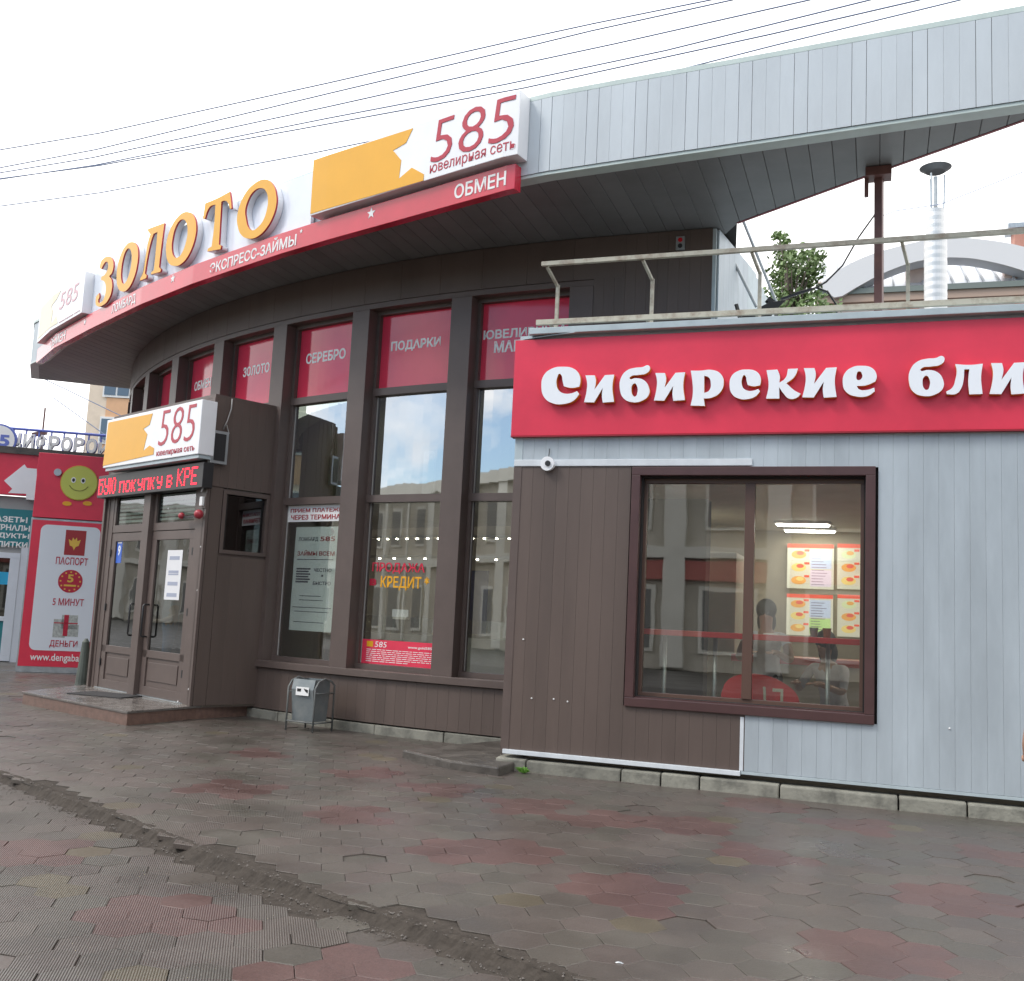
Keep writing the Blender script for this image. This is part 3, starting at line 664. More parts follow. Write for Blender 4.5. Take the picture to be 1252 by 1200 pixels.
for key in ('z', 'o2', 'l', 'o4', 't', 'o6'):
    outl = [on(FA, crop(110, 210, 5.217, g), 0.18) for g in GL[key]]
    shape(FA, outl, 0.075, 0.155, M_sw, gold, 'letter_side')
    shape(FA, outl, 0.156, 0.18, M_yel, gold, 'letter', side=M_crim)
# 585 boxes
def chain_sign(W, name, label, TL, TR, BL, BR, o0, o1, yel, yel2, dig, sub, parent_loc, faded=False):
    t = thing(name, label, 'sign', parent_loc)
    q = [W.px(*p, o1) for p in (BL, BR, TR, TL)]
    s0 = (q[0][0]+q[3][0])/2; s1 = (q[1][0]+q[2][0])/2; z0 = (q[0][1]+q[1][1])/2; z1 = (q[2][1]+q[3][1])/2
    P1(W, 'light_box', M_sw, t, s0, s1, z0, z1, o0, o1, 0.006)
    if yel: shape(W, [on(W, yel, o1)], o1, o1+0.003, M_yel, t, 'yellow_panel')
    textpx(W, '585', dig[0], dig[1], o1, M_crim, t, bold=0.0, shear=0.16, name='digits', depth=0.006)
    textpx(W, 'ювелирная сеть', sub[0], sub[1], o1, M_crim, t, bold=0.006, name='small_lettering', depth=0.003)
    return t
Y1 = crop(340, 100, 3.53, [(155,340,1),(583,202,1),(553,265,1),(497,298,1),(532,340,1),(522,420,1),(578,372,1),(630,400,1),(628,428,1),(140,572,1)])
t = thing('chain_sign', 'large yellow and white light box with 585 at the right end of the canopy', 'sign', FA.at(s_p1+1, 6.2, 0.2))
sb0 = FA.px(381, 235, 0.22)[0]; sb1 = FA.px(634, 165, 0.22)[0]
zb0 = 6.17; zb1 = 6.865
P1(FA, 'light_box', M_sw, t, sb0, sb1, zb0, zb1, 0.024, 0.22, 0.006)
shape(FA, [on(FA, Y1, 0.22)], 0.221, 0.225, M_yel, t, 'yellow_panel')
textpx(FA, '585', (526, 205), (631, 121), 0.221, M_crim, t, bold=-0.012, shear=0.1, zr=(6.345, 6.825), name='digits', depth=0.006)
textpx(FA, 'ювелирная сеть', (525, 219), (630, 186), 0.221, M_crim, t, bold=0.0, zr=(6.20, 6.325), name='small_lettering', depth=0.003)
t = thing('chain_sign', 'light box with 585 painted pale as in sky glare at the left canopy end', 'sign', FA.at(FA.px(60, 400, .2)[0], 6.2, 0.2))
sc0 = FA.px(47, 400, 0.22)[0]; sc1 = FA.px(101, 370, 0.22)[0]
P1(FA, 'light_box', M_sw, t, sc0, sc1, zR1+0.03, 6.86, 0.024, 0.22, 0.006)
Wd = sc1-sc0
M_yelp = mat('glare_paled_yellow', (0.80, 0.72, 0.52), 0.4)  # sign yellow and crimson paled, sky glare put into their colour
M_crimp = mat('glare_paled_crimson', (0.62, 0.38, 0.42), 0.4)
ym = sc0+Wd*0.52; hz = 6.86-zR1-0.03; zz = zR1+0.03
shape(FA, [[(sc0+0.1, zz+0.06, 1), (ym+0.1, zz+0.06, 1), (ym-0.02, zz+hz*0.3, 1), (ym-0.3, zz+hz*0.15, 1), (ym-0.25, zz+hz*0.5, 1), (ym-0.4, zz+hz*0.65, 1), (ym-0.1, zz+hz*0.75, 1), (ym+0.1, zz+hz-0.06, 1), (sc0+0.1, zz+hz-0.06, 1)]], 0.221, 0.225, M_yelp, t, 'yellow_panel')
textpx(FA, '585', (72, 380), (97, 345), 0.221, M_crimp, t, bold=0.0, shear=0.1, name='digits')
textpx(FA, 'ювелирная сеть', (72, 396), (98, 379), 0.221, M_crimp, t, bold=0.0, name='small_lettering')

# ================================================================== PANCAKE KIOSK
KW = Path([(-3.51, 9.885), (4.2, 9.885)])
def kx(x): return x+3.51
ki = thing('pancake_kiosk', 'single storey grey and brown clad kiosk with one wide brown framed window', 'kiosk', (0, 10, 0))
WX0, WX1, WZ0, WZ1 = -2.28, -0.02, 0.705, 3.02
core = MB()
for x0, x1, z0, z1 in ((-3.49, WX0+0.1, 0.17, 4.32), (WX1-0.1, 4.18, 0.17, 4.32), (WX0+0.1, WX1-0.1, 0.17, WZ0+0.1), (WX0+0.1, WX1-0.1, WZ1-0.1, 4.32)): core.box(x0, x1, 9.906, 10.02, z0, z1)
core.build('wall', M_dark, ki)
XB = -1.175; ZB = 3.03
x = -3.44
PWk = 0.1275
while x < 4.15:
    xc = x + PWk/2; brown = xc < XB
    if brown:
        if not (xc > WX0-0.0 and xc < WX1): plank(KW, kx(xc), PWk, 0.2, ZB, M_brown, ki)
        else: plank(KW, kx(xc), PWk, 0.2, WZ0+0.005, M_brown, ki)
        plank(KW, kx(xc), PWk, ZB+0.07, 3.42, M_grey, ki)
    else:
        if WX0 < xc < WX1+0.02:
            plank(KW, kx(xc), PWk, 0.2, WZ0+0.005, M_grey, ki); plank(KW, kx(xc), PWk, WZ1-0.005, 3.42, M_grey, ki)
        else: plank(KW, kx(xc), PWk, 0.2, 3.42, M_grey, ki)
    x += PWk
P1(KW, 'left_corner_trim', M_brownf, ki, -0.012, 0.075, 0.18, ZB+0.0, -0.12, 0.026, 0.004)
P1(KW, 'upper_corner_trim', M_greytrim, ki, -0.012, 0.075, ZB+0.002, 3.42, -0.12, 0.026, 0.004)
P1(KW, 'white_batten', M_white_trim, ki, -0.01, kx(XB)+0.05, ZB-0.0, ZB+0.068, -0.01, 0.034, 0.006)
P1(KW, 'bottom_flashing', M_white_trim, ki, 0.02, kx(XB), 0.155, 0.198, -0.03, 0.05, 0.004)
P1(KW, 'bottom_edge', M_greytrim, ki, kx(XB)+0.002, kx(4.15), 0.17, 0.197, -0.02, 0.026, 0.002)
P1(KW, 'joint_strip', M_white_trim, ki, kx(XB)-0.012, kx(XB)+0.022, 0.2, WZ0-0.02, 0.0, 0.025, 0.002)
# side wall left
P1(Path([(-3.5, 13.5), (-3.5, 9.9)]), 'side_wall', M_brownf, ki, 0, 3.56, 0.18, 4.3, -0.1, 0.0)
# roof
mb = MB(); mb.box(-3.52, 4.2, 9.86, 11.26, 4.33, 4.40); mb.box(-1.6, 4.2, 11.262, 15.2, 4.33, 4.40); mb.build('roof', M_greytrim, ki)
P1(KW, 'parapet_cap', M_greytrim, ki, 0.12, kx(4.25), 4.385, 4.45, -0.22, 0.14, 0.006)
# slanted tin flap at the left end of the parapet
mb = MB(); mb.add([(-3.50, 9.82, 4.36), (-2.9, 9.74, 4.39), (-2.75, 9.98, 4.48), (-3.30, 10.1, 4.49), (-3.50, 9.82, 4.35), (-2.9, 9.74, 4.38), (-2.9, 9.98, 4.46), (-3.35, 10.2, 4.49)], [(0, 1, 2, 3), (7, 6, 5, 4), (0, 4, 5, 1), (1, 5, 6, 2), (2, 6, 7, 3), (3, 7, 4, 0)]); mb.build('tin_flap', M_greytrim, ki)
# plinth stones
x = -3.55
mb_ = None
for wd in (0.32, 0.95, 0.38, 0.36, 0.72, 1.0, 0.55, 0.62, 0.9, 0.8, 0.9):
    mb = MB(); mb.box(x+0.006, x+wd-0.006, 9.80+random.uniform(-0.01, 0.012), 10.0, -0.05, 0.118+random.uniform(-0.008, 0.004)); mb.build('plinth_stone', M_concrete, ki, 0.016); x += wd
# white screws
mb = MB()
for x_, y_ in ((650, 854), (694, 858), (1161, 891), (640, 782), (677, 855)):
    s_, z_ = KW.px(x_, y_, 0.022); mb.sphere((s_-3.51, 9.862, z_), 0.009, 6)
mb.build('screw_heads', M_white, ki)
# window frame
wf = MB()
F = 0.085
KW.box(wf, kx(WX0), kx(WX1), WZ0, WZ0+F, -0.1, 0.05); KW.box(wf, kx(WX0), kx(WX1), WZ1-F, WZ1, -0.1, 0.05)
KW.box(wf, kx(WX0), kx(WX0)+F, WZ0+F, WZ1-F, -0.1, 0.05); KW.box(wf, kx(WX1)-F, kx(WX1), WZ0+F, WZ1-F, -0.1, 0.05)
kwin = wf.build('window', M_kframe, ki, 0.006)
M_kin = mat('inner_sash_brown', (0.10, 0.058, 0.045), 0.35)
sf = MB(); a0, a1, b0, b1 = kx(WX0)+F, kx(WX1)-F, WZ0+F, WZ1-F
KW.box(sf, a0, a1, b0, b0+0.05, -0.16, -0.10); KW.box(sf, a0, a1, b1-0.06, b1, -0.16, -0.10); KW.box(sf, a0, a0+0.045, b0+0.05, b1-0.06, -0.16, -0.10); KW.box(sf, a1-0.045, a1, b0+0.05, b1-0.06, -0.16, -0.10)
sf.build('sash', M_kin, kwin, 0.004)
sm = KW.px(915, 720, -0.1)[0]
P1(KW, 'centre_post', M_kin, kwin, sm-0.045, sm+0.045, b0+0.05, b1-0.06, -0.165, -0.085, 0.004)
P1(KW, 'inner_sill', M_kframe, kwin, a0, a1, b0+0.0, b0+0.012, -0.10, 0.0)
P1(KW, 'pane', G_kiosk, kwin, a0+0.045, sm-0.045, b0+0.05, b1-0.06, -0.14, -0.134)
P1(KW, 'pane', G_kiosk, kwin, sm+0.045, a1-0.045, b0+0.05, b1-0.06, -0.14, -0.134)
# interior shell
mb = MB(); mb.box(-3.3, 4.1, 15.0, 15.1, 0.2, 3.4); mb.build('inner_back_wall', M_beige, ki)
mb = MB(); mb.box(-3.38, -3.30, 10.04, 15.0, 0.2, 3.4); mb.build('inner_side_wall', M_cream, ki)
mb = MB(); mb.box(4.02, 4.10, 10.04, 15.0, 0.2, 3.4); mb.build('inner_side_wall', M_cream, ki)
mb = MB(); mb.box(-3.3, 4.0, 10.03, 15.0, 0.08, 0.18); mb.build('inner_floor', M_floor_in, ki)
mb = MB(); mb.box(-3.3, 4.0, 10.03, 15.0, 2.89, 2.97); mb.build('inner_ceiling', M_cream, ki)
mb = MB(); mb.box(-3.2, -1.6, 12.6, 13.5, 0.2, 2.4); mb.build('cupboard', M_cream, ki, 0.01)
# ceiling lamps
M_tube = mat('lit_tube_lamp', (1.0, 0.95, 0.88), 0.5, emit=17.0)
for i, q in enumerate((((948, 638), (1010, 639), (1016, 646), (953, 646)), ((965, 654), (1020, 654), (1025, 659), (969, 659)))):
    pts = [on_plane(x_, y_, (0, 0, 2.85), (0, 0, 1)) for x_, y_ in q]
    c = sum(pts, Vector())/4; c.y = min(c.y, 14.55); t = thing('ceiling_lamp', ['nearer long white ceiling lamp glowing behind the kiosk window', 'farther shorter white ceiling lamp glowing behind the kiosk window'][i], 'lamp', c, 'lit ceiling lamps in the kiosk')
    mb = MB(); mb.box(c.x-0.35, c.x+0.35, c.y-0.14, c.y+0.14, 2.855, 2.889); mb.build('housing', M_sw, t, 0.005)
    mb = MB(); mb.box(c.x-0.32, c.x+0.32, c.y-0.11, c.y+0.11, 2.84, 2.854); mb.build('diffuser', M_tube, t)
for x_, y_ in ((0.9, 11.0), (2.4, 11.0), (-2.4, 12.6), (0.9, 12.6), (2.4, 12.6)):  # extra lamps out of view, added to brighten the kiosk inside
    if True:
        t = thing('ceiling_lamp', 'added unseen ceiling lamp brightening the kiosk %s' % {(-2.4, 11.0): 'behind the top left corner of the window', (0.9, 11.0): 'just right of the window near the glass', (2.4, 11.0): 'far right of the window near the glass', (-2.4, 12.6): 'over the cupboard', (0.9, 12.6): 'over the right half of the serving counter', (2.4, 12.6): 'at the far right end of the serving counter'}[(x_, y_)], 'lamp', (x_, y_, 2.85), 'lit ceiling lamps in the kiosk')
        mb = MB(); mb.box(x_-0.35, x_+0.35, y_-0.14, y_+0.14, 2.855, 2.889); mb.build('housing', M_sw, t)
        mb = MB(); mb.box(x_-0.32, x_+0.32, y_-0.11, y_+0.11, 2.84, 2.854); mb.build('diffuser', M_tube, t)
# menu boards on the back wall
MW = Path([(-3.3, 14.98), (4, 14.98)])
mcols = [(0.75, 0.82, 0.50), (0.62, 0.70, 0.92), (0.82, 0.70, 0.85), (0.90, 0.45, 0.12), (0.60, 0.85, 0.35), (0.92, 0.72, 0.25), (0.85, 0.15, 0.10)]
def em(i): return mat('lit_menu_%s' % ['leaf', 'sky', 'lilac', 'orange', 'lime', 'honey', 'scarlet'][i], tuple(0.8*q for q in mcols[i]), 0.5, emit=0.6)
M_mbase = mat('lit_menu_base', (0.62, 0.60, 0.50), 0.5, emit=0.55)
M_mred = mat('lit_menu_header', (0.70, 0.10, 0.06), 0.5, emit=0.7)
boards = [((963, 665), (1019, 721), 'upper left', [1, 2]), ((1024, 665), (1080, 722), 'upper right', [4, 4]), ((962, 726), (1018, 779), 'lower left', [1, 4]), ((1024, 727), (1080, 781), 'lower right', [5, 3])]
for (p0, p1, nm, cc) in boards:
    a_ = MW.px(p0[0], p0[1], 0.08); b_ = MW.px(p1[0], p1[1], 0.08)
    s0, s1, z0, z1 = a_[0], b_[0], b_[1], a_[1]; H = z1-z0; Wd = s1-s0
    t = thing('menu_board', '%s lit menu board of four in the kiosk' % nm, 'menu board', MW.at(s0, z0, 0.05), 'lit menu boards')
    P1(MW, 'light_box', M_mbase, t, s0, s1, z0, z1, 0.01, 0.08)
    P1(MW, 'header', M_mred, t, s0, s1, z1-0.09*H, z1, 0.081, 0.084)
    x_ = s0 + Wd*0.1
    P1(MW, 'print_column', em(cc[0]), t, s0+Wd*0.5, s1-0.03, z0+H*0.45, z1-0.13*H, 0.081, 0.083)
    P1(MW, 'print_column', em(cc[1]), t, s0+Wd*0.5, s1-0.03, z0+H*0.05, z0+H*0.42, 0.081, 0.083)
    for j in range(3):
        cz = z0+H*(0.18+0.29*j); food = shape(MW, [oval(s0+Wd*0.25, cz, Wd*0.16, H*0.09)], 0.081, 0.084, em([3, 0, 6, 4, 3, 5][(j+len(nm)) % 6]), t, 'food_picture')
        shape(MW, [oval(s0+Wd*0.28, cz+0.02, Wd*0.08, H*0.045)], 0.0845, 0.0865, em([6, 3, 5, 6][(j+len(nm)) % 4]), t, 'food_picture')
        P1(MW, 'price_tag', M_mred, t, s0+Wd*0.37, s0+Wd*0.48, cz+H*0.07, cz+H*0.12, 0.0845, 0.0865)
    ln = MB()
    for j in range(12):
        zz_ = z0+H*(0.09+0.064*j); MW.box(ln, s0+Wd*0.53, s0+Wd*(0.72+0.16*random.random()), zz_, zz_+0.008, 0.0835, 0.085)
    ln.build('printed_lines', mat('menu_text_grey', (0.35, 0.28, 0.35), 0.5), t)
# counter with red edge along the window, on posts
cz = on_plane(860, 775, (0, 10.25, 0), (0, 1, 0)).z
t = thing('window_counter', 'narrow red edged counter running inside the kiosk window', 'counter', (-1.2, 10.35, 0.2))
mb = MB(); mb.box(-2.35, 1.6, 10.22, 10.52, cz-0.035, cz+0.02); mb.build('counter_top', M_counter, t, 0.006)
for px_ in (874, 812, 1012):
    p = on_plane(px_, 820, (0, 10.4, 0), (0, 1, 0)); mb = MB(); mb.tube([(p.x, 10.4, 0.18), (p.x, 10.4, cz-0.036)], 0.022, 12); mb.build('support_post', M_metal, t, smooth=True)
# second red rail further in
t = thing('serving_counter', 'long beige serving counter with a red band deeper in the kiosk', 'counter', (0, 12.4, 0.2))
mb = MB(); mb.box(-1.55, 2.4, 12.1, 12.7, 0.18, 1.12); mb.build('counter_body', M_beige, t, 0.01)
mb = MB(); mb.box(-1.57, 2.42, 12.07, 12.72, 1.12, 1.2); mb.build('counter_top', M_counter, t, 0.01)
for i, (px_, py_, m_, lab) in enumerate(((885-0+110, 770, M_metal, 'grey paper cup standing beside the brown cup on the window counter'), (1011, 771, mat('cup_brown', (0.25, 0.10, 0.05), 0.5), 'brown paper cup standing on the window counter before the lower menu'))):
    p = on_plane(px_, 775, (0, 10.36, 0), (0, 1, 0)); mb = MB(); mb.tube([(p.x, 10.36, cz+0.021), (p.x, 10.36, cz+0.11)], [0.03, 0.042], 14); tag(mb.build('cup', m_, None, smooth=False), lab, 'cup', 'cups on the window counter')
p = on_plane(943, 772, (0, 10.36, 0), (0, 1, 0)); mb = MB(); mb.box(p.x-0.07, p.x+0.07, 10.30, 10.42, cz+0.021, cz+0.035); tag(mb.build('napkin', M_white, None, 0.004), 'crumpled white napkin lying on the window counter', 'napkin')

# red sign board with pancake lettering
KS0, KS1 = kx(-3.555), kx(4.2)
ks = thing('pancake_sign', 'long bright red sign board with fat white raised letters above the kiosk', 'sign', (-1, 9.8, 3.34))
for a_, b_ in ((KS0, kx(0.5)), (kx(0.5)+0.002, KS1)): pass
P1(KW, 'sign_board', M_red, ks, KS0, KS1, 3.34, 4.345, -0.02, 0.075, 0.004)
P1(KW, 'sign_bottom_lip', mat('dark_red_lip', (0.30, 0.012, 0.025), 0.4), ks, KS0, KS1, 3.325, 3.339, -0.02, 0.08)
I_ = [(275,122,1),(322,122,1),(328,150),(320,196,1),(374,121,1),(421,118,1),(412,180),(420,257,1),(363,261,1),(359,225),(363,186,1),(319,260,1),(268,259,1),(280,205),(283,160)]
B_ = ([(596,71),(604,88),(588,110),(545,120),(508,126),(500,138),(532,136),(572,146),(597,180),(597,222),(562,252),(515,259),(470,240),(450,190),(458,130),(488,96),(530,83),(565,80)], [(526,163),(538,178),(540,208),(528,230),(515,222),(509,195),(513,172)])
C_ = ([(160,78),(213,87),(240,112),(249,148),(243,180,1),(203,186),(165,178,1),(158,150),(152,122),(142,114),(131,130),(127,168),(138,198),(165,214),(200,214),(232,203,1),(243,218,1),(215,250),(165,268),(110,265),(65,235),(50,180),(62,122),(105,87)],)
LET = [(C_, None), ((I_,), (268,118,421,261,268,118,421,261)), (B_, None), ((I_,), (268,118,421,261,624,106,783,252)),
 (([(812,98,1),(860,98),(920,94),(965,115),(980,160),(962,208),(918,236),(878,240,1),(884,278,1),(811,276,1),(822,220),(820,150)], [(881,124,1),(903,132),(914,160),(905,200),(880,212,1)]), None),
 (C_, (50,78,249,268,1010,92,1170,243))]
def remap(pts, bx):
    if bx is None: return pts
    a, b, c, d, e, f, g, h = bx
    return [((q[0]-a)/(c-a)*(g-e)+e, (q[1]-b)/(d-b)*(h-f)+f, *((1,) if len(q) > 2 else ())) for q in pts]
def letter(outls, ox, oy, k):
    o = [on(KW, crop(ox, oy, k, g), 0.145) for g in outls]
    shape(KW, o, 0.078, 0.138, M_orange, ks, 'letter_side'); shape(KW, o, 0.1385, 0.147, M_letw, ks, 'letter')
for g, bx in LET: letter([remap(q, bx) for q in g], 650, 430, 4.173)
L2 = [(([(28,128,1),(80,125,1),(91,155),(89,188,1),(118,165),(130,122,1),(178,120,1),(160,160),(122,190,1),(162,225),(191,240,1),(170,260),(135,263),(110,240),(88,208,1),(89,263,1),(26,263,1),(38,200)],), None),
 ((I_,), (268,118,421,261,198,114,362,259)),
 (([(475,107),(530,118),(552,155),(545,182,1),(500,200),(456,203,1),(470,220),(505,222),(540,211,1),(543,228,1),(510,250),(455,253),(405,230),(390,185),(403,138),(438,113)], [(468,133),(483,150),(479,168),(462,175),(455,157)]), None),
 (B_, (450,70,603,258,705,60,873,250)),
 (([(925,99,1),(990,103),(1056,97,1),(1048,160),(1055,241,1),(992,243,1),(987,180),(992,124,1),(968,124,1),(965,170),(954,212),(930,240),(885,242,1),(882,230,1),(910,212),(926,170),(932,130)],), None),
 ((I_,), (268,118,421,261,1088,90,1256,243))]
for g, bx in L2: letter([remap(q, bx) for q in g], 930, 420, 3.888)
# white smoke detector / dome camera on the batten
s_, z_ = KW.px(669, 567, 0.08)
t = thing('dome_camera', 'small round white camera with a dark lens on the white batten', 'camera', KW.at(s_, z_, 0.03))
def disk(W, s_, z_, r, o0, o1, m, parent, name, n=28):
    pts = [(s_+r*math.cos(2*math.pi*i/n), z_+r*math.sin(2*math.pi*i/n)) for i in range(n)]; mb = MB(); W.quad(mb, pts, o0, o1); return mb.build(name, m, parent)
disk(KW, s_, z_, 0.072, 0.035, 0.085, M_sw, t, 'housing'); disk(KW, s_+0.01, z_, 0.028, 0.086, 0.10, M_black, t, 'lens'); 
mb = MB(); mb.tube([KW.at(s_, z_+0.07, 0.04), KW.at(s_+0.005, z_+0.16, 0.035)], 0.005, 6); mb.build('cable', M_black, t)

# ------------------------------------------------------------------ railing on the kiosk roof
rl = thing('roof_railing', 'rusty cream painted railing standing along the kiosk roof edge', 'railing', (0, 9.9, 4.4))
RP = Path([(-3.33, 9.885), (4.2, 9.885)])
mb = MB(); mb.bar((-3.33, 9.885, 5.175), (4.2, 9.885, 5.16), 0.045, 0.045); mb.build('top_rail', M_rail, rl, 0.003)
mb = MB(); mb.bar((-3.36, 9.885, 4.545), (4.2, 9.885, 4.52), 0.04, 0.055); mb.build('lower_rail', M_rail, rl, 0.003)
for (px_, yy) in ((680, 10.12), (796, 10.12), (928, 10.12), (1110, 10.15)):
    x_ = on_plane(px_, 400, (0, yy, 0), (0, 1, 0)).x
    mb = MB(); mb.bar((x_, yy, 4.40), (x_, yy, 5.02), 0.035); mb.bar((x_, yy, 5.0), (x_-0.06, 9.9, 5.15), 0.028)
    mb.bar((x_, yy, 4.5), (x_, 9.905, 4.53), 0.028); mb.build('post', M_rail, rl, 0.002)

# red brown steel column holding the canopy, standing on the kiosk roof
xc, yc = 0.0, 10.2
xc = on_plane(1075, 300, (0, yc, 0), (0, 1, 0)).x
t = thing('steel_column', 'red brown steel column rising from the kiosk roof to the canopy', 'column', (xc, yc, 4.4))
mb = MB(); mb.bar((xc, yc, 4.40), (xc-0.005, yc-0.02, 5.93), 0.075); mb.build('shaft', M_rustcol, t, 0.004)
mb = MB(); mb.box(xc-0.13, xc+0.11, yc-0.14, yc+0.05, 5.90, 5.988); mb.bar((xc-0.12, yc-0.05, 5.72), (xc-0.12, yc-0.05, 5.92), 0.04); mb.build('bracket', M_rustcol, t, 0.004)
mb = MB(); mb.box(xc-0.07, xc+0.18, yc-0.08, yc+0.1, 4.401, 4.43); mb.build('foot_plate', M_rustcol, t)
# struts leaning by the return wall
for i, (a_, b_, dp) in enumerate((((879, 283), (925, 376), 12.3), ((909, 271), (950, 372), 12.6))):
    A = at_depth(*a_, dp); B = at_depth(*b_, dp); mb = MB(); mb.tube([A, B], 0.018, 8)
    tag(mb.build('stay_rod', M_metal), ['thin grey stay rod nearer the brown corner slanting down behind the railing', 'thin grey stay rod farther right slanting from the canopy edge past the tree'][i], 'rod', 'stay rods behind the railing')
# black hanging cable by the column
mb = MB(); mb.tube([at_depth(x_, y_, 11.2) for x_, y_ in ((1073, 258), (1050, 290), (1030, 325), (1010, 345), (998, 352), (990, 354), (975, 358), (960, 366))], 0.011, 6)
mb.tube([at_depth(x_, y_, 11.2) for x_, y_ in ((998, 352), (1012, 357), (1022, 372), (1024, 392), (1022, 402))], 0.011, 6)
tag(mb.build('loose_cable', M_black, None, smooth=True), 'black loose cable drooping from the steel column behind the railing', 'cable')
# floodlight on the kiosk roof
c = at_depth(928, 385, 11.0)
t = thing('floodlight', 'dark floodlight lying on a bracket behind the railing near the brown corner', 'floodlight', c)
mb = MB(); X = RT; Y = UP; D_ = FW
def Pp(x_, y_, d_): return at_depth(x_, y_, 11.0+d_)
vs = [Pp(893, 398, 0), Pp(905, 388, 0), Pp(940, 370, 0), Pp(962, 366, 0), Pp(945, 384, 0), Pp(935, 402, 0)]; vb = [v + FW*0.28 for v in vs]
mb.add(vs+vb, [tuple(range(6)), tuple(range(11, 5, -1))] + [(i, (i+1) % 6, 6+(i+1) % 6, 6+i) for i in range(6)]); mb.build('lamp_body', M_black, t, 0.01)
mb = MB(); mb.bar(Pp(900, 372, 0.1), Pp(908, 402, 0.1), 0.03); mb.bar(Pp(938, 366, 0.1), Pp(950, 376, 0.1), 0.06); mb.bar(Pp(955, 366, 0.1), Pp(992, 354, 0.1), 0.025); mb.build('bracket', M_black, t)
mb = MB(); mb.bar(Pp(897, 392, -0.02), Pp(938, 392, -0.02), 0.05, 0.02); mb.build('rusty_mount', M_rustcol, t)
# little control box on the brown wall
s_, z_ = SH.px(832, 298, 0.03)
t = thing('signal_box', 'tiny grey box with a red lamp high on the brown wall under the canopy', 'signal box', SH.at(s_, z_, 0.02))
P1(SH, 'housing', M_metal, t, s_-0.05, s_+0.05, z_-0.08, z_+0.08, 0.002, 0.05, 0.004); disk(SH, s_, z_+0.035, 0.026, 0.051, 0.058, mat('red_lamp_lens', (0.6, 0.01, 0.02), 0.3), t, 'lamp_lens'); disk(SH, s_, z_-0.035, 0.026, 0.051, 0.058, M_black, t, 'speaker_hole')

# ================================================================== ENTRANCE VESTIBULE
O_ = Vector((-8.22, 11.42)) + Vector((-0.425, -0.905))*0.13
U_ = Vector((-0.905, 0.425)).normalized(); Wn = Vector((0.425, 0.905)).normalized()
VW = 3.05
VF = Path([tuple(O_ + U_*VW), tuple(O_)])            # front, s=0 at the left end
VS = Path([tuple(O_), tuple(O_ + Wn*1.05)])           # right side
VL = Path([tuple(O_ + U_*VW + Wn*1.6), tuple(O_ + U_*VW)])
ve = thing('entrance_vestibule', 'brown clad entrance box with a glazed double door projecting from the shop', 'entrance', (O_.x, O_.y, 0.15))
ZV = 4.19; ZP = 0.17
# front wall pieces
def vs_(x_, y_, off=0.0): return VF.px(x_, y_, off)
fm = MB()
cL0, cL1 = 0.0, 0.13
mul = (vs_(183, 700)[0], vs_(193, 700)[0])
VF.box(fm, VW-0.26, VW, ZP, 3.06, -0.10, 0.0)
VF.box(fm, 0.0, 0.14, ZP, 3.06, -0.10, 0.0)
VF.box(fm, 0.0, VW, 3.062, ZV, -0.10, 0.0)
fm.build('front_wall', M_brownf, ve, 0.004)
dm = (1.36, 1.56)   # centre post
P1(VF, 'centre_post', M_brownf, ve, dm[0], dm[1], ZP, 3.06, -0.10, 0.05, 0.005)
P1(VF, 'edge_post', M_brownf, ve, 0.0, 0.06, ZP-0.02, 3.06, 0.001, 0.035, 0.004)
def door(s0, s1, lab, handle_s):
    zt = 2.44
    d = MB(); st = 0.14
    VF.box(d, s0, s1, ZP+0.02, ZP+0.14, -0.07, -0.02); VF.box(d, s0, s1, zt-0.12, zt, -0.07, -0.02); VF.box(d, s0, s1, 0.70, 0.80, -0.07, -0.02)
    VF.box(d, s0, s0+st, ZP+0.14, zt-0.12, -0.07, -0.02); VF.box(d, s1-st, s1, ZP+0.14, zt-0.12, -0.07, -0.02)
    VF.box(d, s0+st, s1-st, ZP+0.14, 0.70, -0.06, -0.04)
    dd = d.build('door', M_brownf, ve, 0.004); dd['label'] = lab
    P1(VF, 'pane', G_door, dd, s0+st, s1-st, 0.80, zt-0.12, -0.05, -0.044)
    P1(VF, 'lower_panel', M_brownf, dd, s0+st+0.05, s1-st-0.05, ZP+0.22, 0.64, -0.04, -0.028, 0.006)
    h = MB(); h.tube([VF.at(handle_s+q, z_, o_) for q, z_, o_ in ((0, 0.98, -0.02), (0, 0.98, 0.05), (0, 1.0, 0.065), (0, 1.40, 0.065), (0, 1.42, 0.05), (0, 1.42, -0.02))], 0.013, 8); h.build('handle', M_black, dd, smooth=True)
    hg = MB()
    for z_ in (0.5, 1.3, 2.1): VF.box(hg, (s1-0.03 if handle_s < (s0+s1)/2 else s0), (s1 if handle_s < (s0+s1)/2 else s0+0.03), z_, z_+0.1, -0.02, 0.0)
    hg.build('hinges', M_black, dd); return dd
DL = (0.28, 1.35); DR = (1.57, VW-0.265)
dl = door(DL[0], DL[1], 'left leaf of the brown glazed door', DL[1]-0.09); dr = door(DR[0], DR[1], 'right leaf of the brown glazed door', DR[0]+0.09)
fl = MB(); VF.box(fl, 0.14, 0.279, ZP, 3.06, -0.10, -0.01); fl.build('filler_post', M_brownf, ve)
